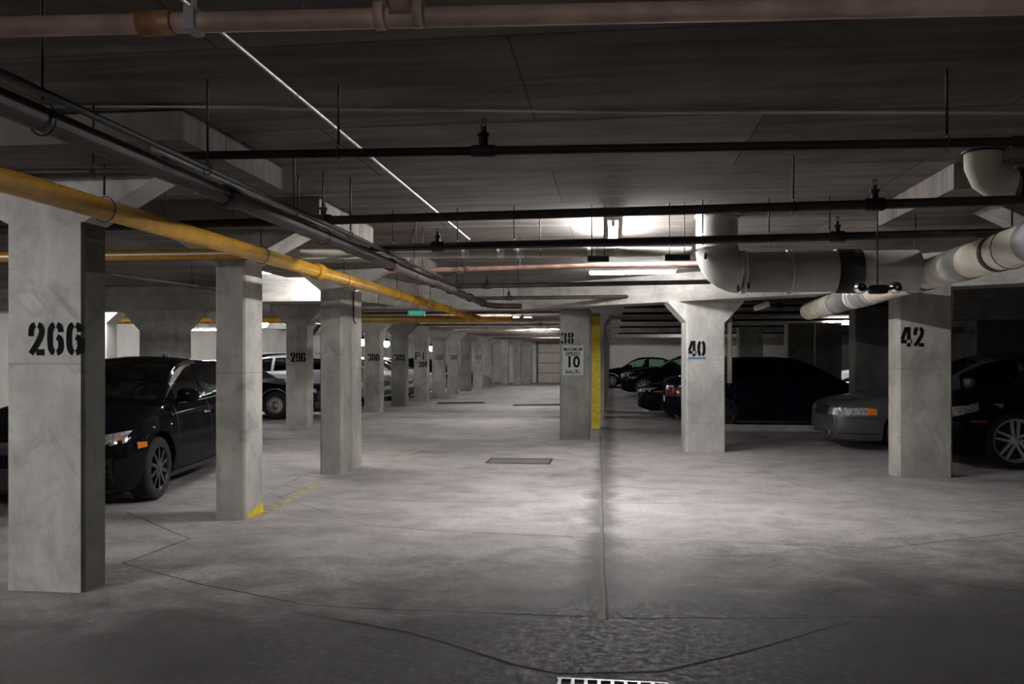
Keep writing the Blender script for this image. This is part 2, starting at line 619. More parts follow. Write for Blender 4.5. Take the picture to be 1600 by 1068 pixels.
for yb in (20.4, 28.5, 36.6, 43.5):                  # cross beams deeper in the garage
    tag(MB().box((-14.5, yb, 2.48), (14.5, yb + .5, ZC)).build('ceiling_beam', 'beam_concrete'), 'shallow concrete cross beam deep in the garage', kind='structure')
tag(MB().box((5.9, 15.35, 2.12), (14.5, 15.8, ZC)).build('ceiling_beam', 'beam_concrete'), 'concrete beam over the right bay behind column 42', kind='structure')

# garage door at the far end of the aisle
door = thing('door_1', None, None, (-2.3, 47.42, 0))
tag(door, 'cream sectional overhead door closing the end of the aisle', kind='structure')
for k in range(4):
    z0 = 0.02 + k * 0.57
    MB().box((-1.95, -.06, z0), (1.95, 0.02, z0 + .535)).build('door_panel', 'cream_door', door)
MB().box((-1.95, -.02, 0), (1.95, .04, 2.3)).build('door_backing', 'door_groove', door)
for x in (-2.06, 1.96):
    MB().box((x, -.09, 0), (x + .1, .04, 2.36)).build('door_jamb', 'wall_concrete', door)


# ------------------------------------------------------------------ columns
def chamfer_rect(x0, x1, y0, y1, c):
    return [(x0 + c, y0), (x1 - c, y0), (x1, y0 + c), (x1, y1 - c), (x1 - c, y1), (x0 + c, y1), (x0, y1 - c), (x0, y0 + c)]


def column(x0, x1, y0, y1, label, group=None, rz=0.0, mat='column_concrete', ztop=2.34, zcap=2.58, flare=(0.5, 0.5), c=0.018, number=None, num=None, nmat='stencil_black', name='concrete_column'):
    """x0..x1 / y0..y1 = shaft footprint; flare = how far the capital reaches out left and right"""
    cx, cy = (x0 + x1) / 2, (y0 + y1) / 2
    w, d = x1 - x0, y1 - y0
    t = thing(name, label, 'column', (cx, y0, 0), rz, group)
    MB().prism(chamfer_rect(-w / 2, w / 2, 0, d, c), 0, ztop).build('shaft', mat, t)
    if zcap > ztop:
        fl_, fr_ = flare
        base = [(-w / 2, 0), (w / 2, 0), (w / 2, d), (-w / 2, d)]
        top = [(-w / 2 - fl_, 0), (w / 2 + fr_, 0), (w / 2 + fr_, d), (-w / 2 - fl_, d)]
        m = MB().prism(base, ztop, zcap, top)
        if zcap < ZC - .2:
            m.prism(top, zcap, zcap + .03)
        m.build('capital', mat, t)
    if number:
        (nx, nz, nw, nh) = num                      # offset from the column centre, height, width, glyph height
        stencil(number, nh, nw, Matrix.Translation((nx, -0.003, nz)), t, nmat)
    return t


GC = 'numbered concrete columns'
c266 = column(-3.78, -3.26, 4.80, 5.04, 'wide pale concrete column stencilled 266', GC, ztop=2.30, flare=(.5, .5), number='266', num=(0.075, 1.576, .36, .205), mat='column_concrete_pale')
me = [o for o in c266.children if o.name.startswith('shaft')][0].data                           # shade on the aisle-side flank, put into a darker material
me.materials.append(MATS['column_flank_shade'])
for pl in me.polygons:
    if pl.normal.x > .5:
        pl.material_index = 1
c2 = column(-3.56, -3.28, 7.12, 7.51, 'narrow concrete column with yellow paint at its foot', 'plain columns under the yellow gas pipe', ztop=2.32, flare=(.5, .5), mat='column_concrete')
mb = MB()
mb.add([(.142, .06, 0.0), (.142, .395, 0.0), (.142, .395, .10), (.142, .06, .055)], [(0, 1, 2, 3)])
mb.build('paint_patch', 'yellow_paint', c2)
c3 = column(-3.64, -3.36, 10.04, 10.46, 'concrete column doubled by a second post with a vertical joint', 'plain columns under the yellow gas pipe', ztop=2.30, flare=(.35, .55), mat='column_concrete_grey')
MB().prism(chamfer_rect(-.13, .145, .445, .82, .015), 0, 2.33).build('second_shaft', 'column_concrete', c3)
MB().tube([(.152, .45, 2.35), (.152, .45, 1.98), (.155, .46, 1.93), (.17, .50, 1.90)], .008, 6).build('hanging_cable', 'black_cable', c3)

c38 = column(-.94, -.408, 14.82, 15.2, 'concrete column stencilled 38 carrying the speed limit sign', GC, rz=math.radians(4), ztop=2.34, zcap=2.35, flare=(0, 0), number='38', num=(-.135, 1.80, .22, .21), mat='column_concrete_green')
c40 = column(1.116, 1.713, 13.05, 13.45, 'pale concrete column with flared head stencilled 40 over a blue line', GC, rz=math.radians(7), ztop=2.0, zcap=2.30, flare=(.28, .28), number='40', num=(-.14, 1.595, .26, .24), mat='column_concrete_pale')
MB().box((-.275, -.004, 1.435), (.0, -.001, 1.46)).build('blue_underline', 'chalk_blue', c40)
c42 = column(3.44, 4.10, 10.64, 10.95, 'concrete column stencilled 42 in front of the grey sedan', GC, rz=math.radians(5), ztop=2.33, zcap=2.34, flare=(0, 0), c=0.03, number='42', num=(-.16, 1.71, .275, .24), mat='column_concrete')
column(3.32, 3.75, 6.45, 6.85, 'concrete column beside the near end of the insulated pipe', 'plain columns under the yellow gas pipe', ztop=2.30, flare=(.55, .5))

# row on the far side of the left bay: right faces at x = -6.1, one every 2.7 m
GR = 'column row in front of the left stalls'
row = [(16.45, '296'), (19.15, None), (21.75, '300'), (24.45, '302'), (27.3, '304'), (30.05, '306'), (32.85, '308'), (35.65, '310'), (38.9, '312'), (42.2, None)]
for i, (y, num) in enumerate(row):
    lab = 'concrete column stencilled ' + num if num else 'plain concrete column in the row of numbered ones by the stalls'
    if num == '304':
        lab = 'concrete column stencilled P1 above 304'
    mt = {0: 'column_concrete', 2: 'column_concrete', 4: 'column_concrete_grey', 3: 'column_concrete_green', 5: 'column_concrete_grey', 7: 'column_concrete_green'}.get(i, 'column_concrete_grey')
    nz, nw = (1.46, .30)
    if num == '304':
        nz = 1.23
    t = column(-6.54, -6.1, y - .38, y, lab, GR if num else 'plain columns of the left stall row', ztop=2.12, zcap=2.47, flare=(.35, .35), mat=mt,
               number=num, num=(.04 if num != '304' else .08, nz, nw, .2), nmat='stencil_black' if i < 5 else 'stencil_worn')
    if num == '304':
        text_mesh('P1', .36, 'level_marking', 'stencil_black', t, Matrix.Translation((.0, -.004, 1.49)), 1.1)
for (x, y) in ((-5.5, 44.0), (-4.95, 45.0), (-4.45, 45.9)):
    column(x - .42, x, y - .35, y, 'far concrete column between the stall row and the overhead door', 'far columns beside the overhead door', mat='column_concrete_grey', ztop=2.3, zcap=2.31, flare=(0, 0))

# row behind column 38
GB = 'columns in the row behind the speed sign'
cy_ = column(-.80, -.27, 17.2, 17.6, 'concrete column with a yellow painted corner behind the speed sign', GB, mat='column_concrete_grey', ztop=2.34, zcap=2.35, flare=(0, 0))
MB().box((.10, -.045, .0), (.275, -.002, 2.3)).build('corner_guard', 'yellow_paint', cy_)
for k in range(9):
    y = 20.0 + 2.75 * k
    column(-.70, -.20, y, y + .4, 'plain concrete column in the receding row behind the yellow corner', GB, mat='column_concrete_grey', ztop=2.30, zcap=2.47, flare=(.15, .15))

# capital column and others behind the black hatchback
column(-8.65, -7.87, 14.35, 14.8, 'broad concrete column with flared head behind the black hatchback', 'columns behind the black hatchback', ztop=1.96, zcap=2.30, flare=(.32, .32), mat='column_concrete')
column(-8.9, -8.45, 17.9, 18.4, 'dark concrete column behind the flared one', 'columns behind the black hatchback', mat='column_concrete_dark', ztop=2.2, zcap=2.45, flare=(.3, .3))
column(-11.4, -10.75, 16.6, 17.0, 'white painted column under the yellow branch pipe', 'columns behind the black hatchback', mat='white_wall', ztop=2.2, zcap=2.45, flare=(.3, .3))
column(-9.7, -9.3, 24.6, 25.0, 'dark concrete column behind the silver car', 'columns behind the black hatchback', mat='column_concrete_dark', ztop=2.1, zcap=2.45, flare=(.3, .3))

# right bay
GX = 'dark columns of the right bay'
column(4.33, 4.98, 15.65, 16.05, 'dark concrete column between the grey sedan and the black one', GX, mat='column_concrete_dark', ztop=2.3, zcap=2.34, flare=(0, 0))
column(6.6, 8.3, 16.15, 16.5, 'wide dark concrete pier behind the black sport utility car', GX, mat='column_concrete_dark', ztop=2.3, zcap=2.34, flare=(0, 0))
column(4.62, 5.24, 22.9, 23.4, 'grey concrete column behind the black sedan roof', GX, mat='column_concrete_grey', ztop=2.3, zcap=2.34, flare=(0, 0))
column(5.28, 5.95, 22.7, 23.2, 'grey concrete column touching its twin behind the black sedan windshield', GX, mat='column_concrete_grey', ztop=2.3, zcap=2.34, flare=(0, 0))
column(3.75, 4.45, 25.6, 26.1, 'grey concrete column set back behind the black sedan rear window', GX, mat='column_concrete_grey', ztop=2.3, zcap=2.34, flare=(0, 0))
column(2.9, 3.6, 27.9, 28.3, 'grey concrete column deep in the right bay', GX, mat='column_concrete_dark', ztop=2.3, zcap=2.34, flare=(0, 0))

# speed sign on column 38
sg = thing('speed_limit_sign', 'grey speed limit sign reading maximum speed 10', 'sign', (-.674, 14.82, 0), math.radians(4))
sg.location = Vector((-.674, 14.82, 0)) + Vector((math.sin(math.radians(4)) * .012, -.012, 0))
SX = -.035
MB().box((SX - .185, 0.0, 1.145), (SX + .185, .010, 1.665)).build('plate', 'sign_grey', sg)
for txt, z, sz, sx in (('MAXIMUM', 1.600, .092, .78), ('SPEED', 1.518, .098, .98), ('10', 1.37, .27, .92), ('km./h.', 1.205, .105, 1.0)):
    text_mesh(txt, sz, 'lettering', 'stencil_black', sg, Matrix.Translation((SX, -.003, z)), sx, font_off=.0022 if sz < .2 else .010)

# ------------------------------------------------------------------ floor details
def ribbon(pts, widths, z=0.0015):
    pts = [Vector(p) for p in pts]
    if not isinstance(widths, (list, tuple)):
        widths = [widths] * len(pts)
    L_, R_ = [], []
    for i, p in enumerate(pts):
        d = (pts[min(i + 1, len(pts) - 1)] - pts[max(0, i - 1)]).normalized()
        nrm = Vector((-d.y, d.x, 0)) * widths[i] / 2
        L_.append((p.x + nrm.x, p.y + nrm.y, z))
        R_.append((p.x - nrm.x, p.y - nrm.y, z))
    return MB().grid([L_, R_], smooth=False, flip=True)


def wander(pts, amp, step):
    out = []
    for a, b in zip(pts[:-1], pts[1:]):
        k = max(1, int((b - a).length / step))
        for i in range(k):
            q = a.lerp(b, i / k)
            out.append(q + Vector((random.uniform(-amp, amp), random.uniform(-amp, amp), 0)) * (0 if i == 0 else 1))
    return out + [pts[-1]]


cracks = [
    [(197, 799), (297, 841), (192, 880), (315, 913), (480, 945), (700, 955), (1000, 966), (1600, 962)],
    [(297, 841), (430, 832), (573, 821), (437, 777), (500, 752)],
    [(573, 821), (668, 828), (925, 840), (1162, 848), (1380, 857), (1600, 830)],
    [(456, 956), (640, 988), (800, 1037), (870, 1052), (1031, 1049), (1145, 1023), (1333, 970)],
    [(470, 777), (676, 784), (1000, 786), (1300, 785), (1600, 782)],
    [(600, 727), (648, 736), (937, 740), (1250, 738)],
    [(1098, 716), (1180, 730), (1250, 760), (1480, 790), (1560, 800)],
    [(1370, 1004), (1490, 1012)],
    [(437, 777), (420, 770), (470, 745)],
]
for i, cpts in enumerate(cracks):
    pts = wander([fl(*p) for p in cpts], .012, .25)
    w = [.012, .010, .009, .014, .008, .010, .008, .005, .008][i]
    ribbon(pts, [w * random.uniform(.5, 1.3) for _ in pts], .0012 + i * .0002).build('floor_crack', 'dark_crack', floor)
jp = wander([Vector((-.05, 4.66, 0)), Vector((-.08, 6, 0)), Vector((-.13, 9, 0)), Vector((-.19, 12.6, 0)), Vector((-.25, 16, 0))], .004, .3)
ribbon(jp, .017, .003).build('floor_joint', 'joint_filler', floor)
ribbon([p + Vector((.016, 0, 0)) for p in jp], .007, .0036).build('floor_joint_gap', 'dark_crack', floor)
a, b = fl(402, 806), fl(505, 752)
yl = ribbon(wander([a, b], .004, .3), .11, .0022).build('painted_line', 'yellow_line', floor)
a, b = fl(610, 714), fl(665, 700)
ribbon([a, b], .10, .0022).build('painted_line', 'yellow_line', floor)

# catch-basin cover in the aisle and the drain grate near the viewer
mh = thing('floor_hatch', 'flat concrete-filled floor hatch with dark steel frame in the aisle', 'hatch', fl(812, 720))
MB().box((-.42, -.26, 0.0), (.42, .26, .004)).build('cover', 'joint_filler', mh)
for lo, hi in (((-.45, -.29, 0), (.45, -.26, .007)), ((-.45, .26, 0), (.45, .29, .007)), ((-.45, -.26, 0), (-.42, .26, .007)), ((.42, -.26, 0), (.45, .26, .007))):
    MB().box(lo, hi).build('frame_bar', 'dark_crack', mh)
gp = fl(957, 1064)
gr = thing('drain_grate', 'steel bar drain grate set in the damp floor', 'drain grate', (gp.x, gp.y - .27, 0))
MB().box((-.24, -.25, 0), (.24, .25, .002)).build('sump', 'drain_dark', gr)
for lo, hi in (((-.25, -.27, 0), (.25, -.25, .010)), ((-.25, .25, 0), (.25, .265, .010))):
    MB().box(lo, hi).build('frame_bar', 'grate_steel', gr)
for k in range(9):
    x = -.236 + k * .059
    MB().box((x - .008, -.25, .002), (x + .008, .25, .011)).build('bar', 'grate_steel', gr)
for k in range(4):
    y = -.2 + k * .13
    MB().box((-.25, y - .004, .001), (.25, y + .004, .007)).build('cross_bar', 'grate_steel', gr)

for (pa, pb, lab) in (((683, 630.5), (757, 629.5), 'low dark rubber strip across the aisle by column 306'), ((802, 633.5), (930, 632), 'low dark rubber strip across the aisle behind the speed sign')):
    a, b = fl(*pa), fl(*pb)
    mid = (a + b) / 2
    L_ = (b - a).length / 2
    o = MB().prism([(-L_, -.16), (L_, -.16), (L_, .16), (-L_, .16)], 0, .045, [(-L_ + .05, -.06), (L_ - .05, -.06), (L_ - .05, .06), (-L_ + .05, .06)]).build('speed_bump', 'rubber_strip')
    o.location = mid
    o.rotation_euler = (0, 0, math.atan2(b.y - a.y, b.x - a.x))
    tag(o, lab, 'speed bump', 'speed bumps in the far aisle')
st = MB().prism(chamfer_rect(-1.6, 1.6, -.08, .08, .02), 0, .12, chamfer_rect(-1.58, 1.58, -.05, .05, .02)).build('wheel_stop', 'curb_concrete')
st.location = (3.4, 17.05, 0)
tag(st, 'long low concrete curb beside the black sedan', 'curb')


# ------------------------------------------------------------------ pipes
def pipe(name, path, r, mat, label, group=None, cat='pipe', hangers=(), couplings=(), heads=(), seg=12, rings=(), ring_mat='galvanised'):
    """a pipe run: root Empty at the first point's floor-plan place; parts are built in world space below it"""
    path = [Vector(p) for p in path]
    base = path[0].copy()
    t = thing(name, label, cat, base, 0, group)
    P = [p - base for p in path]
    MB().tube(P, r, seg).build('pipe_run', mat, t)
    a, b = P[0], P[-1]

    def at(f):
        tot = sum((P[i + 1] - P[i]).length for i in range(len(P) - 1))
        s = f * tot
        for i in range(len(P) - 1):
            l = (P[i + 1] - P[i]).length
            if s <= l:
                return P[i].lerp(P[i + 1], s / l), (P[i + 1] - P[i]).normalized()
            s -= l
        return P[-1], (P[-1] - P[-2]).normalized()
    for f in hangers:
        p, d = at(f)
        top = ZC - base.z
        h = MB().tube([(p.x, p.y, top), (p.x, p.y, p.z + r + .02)], .006, 6)
        h.build('hanger_rod', 'rod_metal', t)
        # ring band round the pipe
        ring = []
        side = Vector((-d.y, d.x, 0)).normalized()
        for k in range(17):
            an = 2 * PI * k / 16
            ring.append(p + side * math.cos(an) * (r + .007) + Vector((0, 0, 1)) * math.sin(an) * (r + .012))
        MB().tube(ring, .0035, 5, cap=False).build('hanger_ring', 'rod_metal', t)
    for f in couplings:
        p, d = at(f)
        MB().tube([p - d * r * 1.3, p - d * r * .9, p + d * r * .9, p + d * r * 1.3], [r * 1.12, r * 1.32, r * 1.32, r * 1.12], seg).build('coupling', mat, t)
    for f in rings:
        p, d = at(f)
        MB().tube([p - d * .035, p + d * .035], r * 1.05, seg).build('band', ring_mat, t)
    for f in heads:
        p, d = at(f)
        m = MB().tube([p - d * .06, p - d * .05, p + d * .05, p + d * .06], [r * 1.1, r * 1.35, r * 1.35, r * 1.1], seg)
        m.tube([p, p + Vector((0, 0, r + .05))], .022, 8)
        m.tube([p + Vector((0, 0, r + .045)), p + Vector((0, 0, r + .06))], .03, 6)
        s_ = m.build('sprinkler_tee', mat, t)
        q = p + Vector((0, 0, r + .06))
        k = MB().tube([q, q + Vector((0, 0, .03))], .014, 8)
        for sgn in (-1, 1):
            k.tube([q + d * sgn * .009 + Vector((0, 0, .02)), q + d * sgn * .012 + Vector((0, 0, .04)), q + Vector((0, 0, .06))], .003, 5)
        k.tube([q + Vector((0, 0, .058)), q + Vector((0, 0, .063))], .018, 10)
        k.build('sprinkler_head', 'rod_metal', s_)
    return t


ZP = 2.42
# yellow gas main on clevis hangers, and its branches
XG = -2.92
zg = 1.46 + 0.855
yg = pipe('gas_pipe', [(XG, 3.0, zg), (XG, 17.9, zg)], .062, 'yellow_pipe', 'long yellow gas pipe on ring hangers running past the near columns', hangers=(.10, .245, .39, .54, .68, .82, .95), couplings=(.03, .335, .62), seg=18)
pipe('gas_pipe', [(-13, 6.75, zg + .03), (XG - .09, 6.75, zg + .03)], .045, 'yellow_pipe', 'yellow gas branch pipe joining the main above the narrow column', hangers=(.3, .6), seg=14)
pipe('gas_pipe', [(-14, 18.2, zg), (-2.2, 18.2, zg)], .075, 'yellow_pipe', 'yellow gas pipe crossing the garage in front of column 296', hangers=(.2, .45, .7), seg=14)
# dark main with conduits beside it
XM, zm = -2.0, 1.46 + .84
pipe('drain_pipe', [(XM, 2.0, zm), (XM, 13.2, zm), (XM + .1, 13.5, zm), (XM + .5, 13.62, zm)], .046, 'brown_pipe', 'dark brown main pipe running beside the yellow one', hangers=(.06, .30, .52, .75), couplings=(.18, .45, .60, .68, .8, .9), seg=14)
pipe('conduit', [(XM + .13, 2.0, zm + .035), (XM + .13, 9.0, zm + .035), (XM + .5, 9.4, zm + .2)], .014, 'black_cable', 'thick black cable strapped along the brown main pipe', cat='cable', hangers=(.22, .5, .8), seg=10)
pipe('conduit', [(XM + .02, 3.4, zm + .068), (XM + .02, 6.6, zm + .068)], .016, 'conduit_grey', 'shiny steel conduit lying along the brown main pipe', cat='conduit', hangers=(.5,), seg=10)
pipe('conduit', [(XM - .09, 7.4, zm + .02), (XM - .09, 12.8, zm + .02)], .018, 'conduit_grey', 'grey conduit following the far half of the brown main pipe', cat='conduit', hangers=(.2, .7), seg=10)

# sprinkler cross lines
pipe('sprinkler_pipe', [ah(-260, 48, 2.50), ah(1800, 2, 2.50)], .031, 'salmon_pipe', 'salmon pink pipe nearest the viewer under the slab', hangers=(.05, .97), seg=18)
sp = bpy.data.objects['sprinkler_pipe']
p = ah(245, 36, 2.50) - sp.location
MB().tube([p - Vector((.055, 0, 0)), p + Vector((.055, 0, 0))], .038, 18).build('orange_coupling', 'orange_joint', sp)
p = ah(303, 33, 2.50) - sp.location
m = MB().box((p.x - .016, p.y - .036, p.z - .037), (p.x + .016, p.y + .036, p.z + .036))
m.box((p.x - .008, p.y - .006, p.z + .03), (p.x + .008, p.y + .006, ZC - sp.location.z))
m.build('white_clamp', 'white_tape', sp)
p = ah(625, 23, 2.50) - sp.location
m = MB().tube([p - Vector((.075, 0, 0)), p - Vector((.045, 0, 0))], .043, 18)
m.tube([p + Vector((.045, 0, 0)), p + Vector((.075, 0, 0))], .043, 18)
m.tube([p, p + Vector((0, 0, .09)), p + Vector((0, .02, ZC - 2.5))], .034, 14)
m.build('tee_joint', 'salmon_pipe', sp)

pipe('sprinkler_pipe', [ah(255, 244, ZP), ah(1750, 219, ZP)], .021, 'iron_pipe', 'dark sprinkler pipe with one upright head in front of the ceiling conduit', hangers=(.195, .83), heads=(.352,), couplings=(.9,))
pipe('sprinkler_pipe', [ah(-200, 271, 2.40), ah(262, 268, 2.40)], .020, 'iron_pipe', 'short dark sprinkler pipe crossing over the gas pipe near column 266', hangers=(.75,), heads=())
pipe('sprinkler_pipe', [ah(-100, 362, ZP), ah(1750, 308, ZP)], .031, 'iron_pipe', 'thick dark sprinkler pipe with heads crossing in front of the round duct', hangers=(.235, .30, .36, .77), heads=(.383, .83))
pipe('sprinkler_pipe', [ah(560, 388, ZP), ah(1700, 360, ZP)], .034, 'iron_pipe', 'dark sprinkler pipe crossing the upright duct below the end-on tube light', hangers=(.055, .155, .24, .51, .6, .68, .79), heads=(.125, .69))
pipe('sprinkler_pipe', [ah(600, 423, ZP), ah(1095, 411, ZP)], .024, 'red_pipe', 'thin reddish pipe in front of the long tube light', hangers=(.25, .45), couplings=(.28,))
pipe('sprinkler_pipe', [ah(690, 448, ZP), ah(1110, 440, ZP)], .030, 'iron_pipe', 'dark sprinkler pipe just behind the long tube light', hangers=(.06, .30), heads=(.18,))
pipe('sprinkler_pipe', [ah(738, 466, ZP + .02), ah(1165, 461, ZP + .02)], .030, 'brown_pipe', 'brown pipe hugging the lit downstand beam', hangers=(.12,), heads=(.14,))
pipe('sprinkler_pipe', [ah(168, 428, 2.47), ah(345, 452, 2.47)], .03, 'brown_pipe', 'brown sprinkler pipe with one head behind column 266', hangers=(.7,), heads=(.72,))
pipe('insulated_pipe', [ah(470, 397.5, 2.405), ah(1080, 392.5, 2.405)], .043, 'insulation_beige', 'beige insulated pipe with pale tape bands behind the sprinkler lines', rings=(.43, .52, .57, .75, .82), ring_mat='white_tape', hangers=(.3, .62), seg=16)
for (pxa, pxb, py, lab) in ((918, 951, 403, 'small dark metal box under the beige pipe beside the tube light'), (1038, 1077, 401, 'flat dark metal box under the beige pipe beside the duct riser')):
    a, b = ah(pxa, py, 2.30), ah(pxb, py, 2.30)
    t = thing('junction_box', lab, 'box', (a + b) / 2, PSI, 'junction boxes under the beige pipe')
    w = (b - a).length / 2
    MB().box((-w, -.03, -.03), (w, .03, .012)).build('box_body', 'iron_pipe', t)
    MB().box((-w - .006, -.036, .012), (w + .006, .036, .018)).build('lid', 'grate_steel', t)
    for sx_ in (-.6, .6):
        MB().tube([(w * sx_, 0, .018), (w * sx_, 0, ZC - 2.30)], .005, 6).build('hanger_rod', 'rod_metal', t)
# ceiling conduits
pipe('conduit', [(-1.50, 2.6, ZC - .034), (-1.52, 8.75, ZC - .034)], .010, 'conduit_grey', 'thin bright conduit running lengthwise on the ceiling', cat='conduit', couplings=(.2, .6), seg=8)
pipe('conduit', [ah(-100, 166, ZC - .014), ah(400, 167, ZC - .014), ah(470, 171, ZC - .014), ah(500, 170, ZC - .014), ah(1000, 175, ZC - .014), ah(1800, 176, ZC - .014)], .008, 'conduit_grey', 'thin grey conduit crossing the dark ceiling sideways', cat='conduit', couplings=(.35,), seg=8)
# lines of sprinkler pipe deep in the aisle
def LEV(y):
    for i, (yc, nm) in enumerate(row):
        if nm and abs(y - yc) < .75:
            return 'level with column ' + nm
    prev = [nm for yc, nm in row if nm and yc < y]
    nxt = [nm for yc, nm in row if nm and yc > y]
    if prev and nxt:
        return 'between columns %s and %s' % (prev[-1], nxt[0])
    return 'beyond column 312'


for k, y in enumerate((16.6, 17.6, 19.2, 21.9, 24.2, 26.8, 30.2, 33.0, 35.4, 38.5, 41.2)):
    pipe('sprinkler_pipe', [(-6.0, y, ZP), (-.45, y, ZP)], .030 + .006 * (k % 2), 'red_pipe' if k % 3 else 'insulation_beige', 'sprinkler pipe crossing the deep aisle ' + LEV(y), 'sprinkler pipes crossing the deep aisle', hangers=(.25, .75), couplings=(.35,), heads=(.7,), seg=10)
for k, y in enumerate((15.6, 18.0, 21.5, 26.0, 33.0)):
    pipe('sprinkler_pipe', [(.2, y, ZP - .02), (9.5, y, ZP - .02)], .03, 'iron_pipe', 'dark sprinkler pipe in the right bay ' + ('over the curb behind column 40', 'over the big midnight black sedan', 'over the black sedan with bright headlight', 'between the black sedan and the crossover', 'behind the black crossover')[k], 'sprinkler pipes above the right bay', hangers=(.25, .75), couplings=(.5,), heads=(.3,), seg=10)

# big round duct: riser, elbow and run
dz = 1.46 + .77
rd = .187
A = ah(1120, 336, ZC)
dl = ah(1420, 424, dz)
duct = thing('round_duct', 'large round grey sheet duct dropping from the slab and turning right', 'duct', (A.x, A.y, ZC))
run = Vector((1, .02, 0)).normalized()
el = []
Rb = rd * 1.15
for k in range(7):
    an = PI / 2 * k / 6
    el.append(Vector((0, 0, dz + Rb - ZC)) + Vector((run.x * Rb * (1 - math.cos(an)), run.y * Rb * (1 - math.cos(an)), -Rb * math.sin(an))))
MB().tube([(0, 0, .0), (0, 0, -.15), el[0]], rd, 28).build('riser', 'duct_grey', duct)
MB().tube(el, rd * 1.03, 28).build('elbow', 'duct_grey', duct)
e = el[-1]
MB().tube([e, e + run * max(1.1, 2.67 - A.x - e.x)], rd * .98, 28).build('duct_run', 'duct_grey', duct)
MB().tube([e + run * .82, e + run * 1.03], rd * 1.06, 28).build('black_band', 'duct_black', duct)
for s in (.0, .40):
    MB().tube([e + run * (s + .0), e + run * (s + .035)], rd * 1.05, 28).build('seam_collar', 'duct_grey', duct)
MB().tube([(0, 0, -.03), (0, 0, .0)], rd * 1.06, 28).build('ceiling_collar', 'galvanised', duct)
for q in (Vector((-.12, -rd * .9, e.z - .02 + .15)), Vector((.16, -rd * 1.02, e.z - .16)), Vector((.25, -rd * 1.02, e.z - .14))):
    MB().blob(q, (.014, .02, .03), .6, 8, 6).build('clip', 'car_trim', duct)

# insulated drain line running away on the right
pa, pb = Vector((2.70, 4.2, 2.235)), Vector((2.98, 13.2, 2.17))
ip = pipe('insulated_pipe', [pa, pb], .135, 'insulation_cream', 'fat cream insulated pipe with metal bands running past column 42', hangers=(.22, .45, .8), seg=24)
d_ = (pb - pa)
for f0, f1, mt in ((.145, .185, 'white_tape'), (.24, .247, 'rod_metal'), (.30, .34, 'galvanised'), (.41, .417, 'rod_metal'), (.43, .47, 'galvanised'), (.685, .70, 'white_tape'), (.70, .80, 'duct_grey'), (.62, .66, 'galvanised'), (.80, .81, 'white_tape')):
    MB().tube([d_ * f0, d_ * f1], .142, 24).build('band', mt, ip)
m = MB()
for k in range(6):
    q = d_ * (.60 + k * .013)
    m.tube([q, q + d_ * .004], .148, 24)
m.build('corrugated_sleeve', 'galvanised', ip)
# twin head emergency light under the pipe
q = ah(1372, 452, 1.98)
em = thing('emergency_light', 'small dark emergency light under the cream pipe beside column 42', 'light', q)
MB().blob((0, 0, 0), (.07, .05, .035), .4).build('battery_box', 'car_trim', em)
for sgn in (-1, 1):
    MB().lathe([(-.03, .03), (0, .045), (.02, .05), (.021, .0)], 'y', 14, (sgn * .13, -.01, .015)).build('lamp_head', 'chrome', em)
    MB().tube([(sgn * .06, 0, 0), (sgn * .13, 0, .015)], .008, 6).build('bracket', 'rod_metal', em)
MB().tube([(0, .02, .02), (0, .02, ZC - q.z)], .006, 6).build('stem', 'rod_metal', em)

# brown duct elbow at the right edge
A2 = ah(1535, 236, ZC)
d2 = thing('round_duct', 'brown round duct elbow at the dark ceiling above the cream pipe', 'duct', (A2.x, A2.y, ZC))
MB().tube([(0, 0, 0), (0, 0, -.09), (.03, 0, -.16), (.09, 0, -.205), (.17, 0, -.22)], .105, 20).build('elbow', 'insulation_beige', d2)
MB().tube([(.17, 0, -.22), (1.6, .05, -.22)], .10, 20).build('duct_run', 'duct_grey', d2)
for s in (.19, .34):
    MB().tube([(s, 0, -.22), (s + .03, 0, -.22)], .112, 20).build('band', 'rod_metal', d2)
MB().tube([(0, 0, -.015), (0, 0, 0)], .12, 20).build('ceiling_collar', 'rod_metal', d2)

# pale drain stack hanging beside column 40
q = fl(1139, 706)
ds = thing('drain_stack', 'pale upright pipe stub fixed to the side of column 40', 'pipe', (1.80, 13.30, 0), 0)
MB().tube([(0, 0, 1.06), (0, 0, 2.0)], .043, 14).build('pipe_run', 'insulation_cream', ds)
MB().tube([(0, 0, 2.0), (0, 0, 2.3)], .05, 14).build('socket', 'duct_grey', ds)
for z in (1.35, 1.85):
    MB().box((-.10, .0, z - .015), (.0, .05, z + .015)).build('bracket', 'rod_metal', ds)
MB().tube([(0, 0, 1.0), (0, 0, 1.06)], .012, 8).build('tail', 'rod_metal', ds)
# security camera
q = ah(1190, 478, 2.26)
sc = thing('security_camera', 'small white bullet camera under the ceiling behind column 40', 'camera', q)
Mr = Matrix.Rotation(math.radians(-18), 4, 'Y')
MB().blob((0, 0, 0), (.13, .05, .05), .35, 14, 8, M=Mr).build('housing', 'white_plastic', sc)
MB().tube([(.05, 0, .03), (.05, 0, ZC - q.z)], .02, 8).build('mount', 'white_plastic', sc)
# exit sign
q = ah(650, 488.5, 2.36)
ex = thing('exit_sign', 'small lit green exit sign hanging by the yellow crossing pipe', 'sign', q)
MB().box((-.14, -.02, -.035), (.14, .02, .035)).build('sign_face', 'exit_green', ex)
MB().box((-.18, .02, -.065), (.18, .05, .065)).build('housing', 'white_plastic', ex)
MB().tube([(0, .035, .06), (0, .035, ZC - q.z)], .01, 6).build('stem', 'rod_metal', ex)


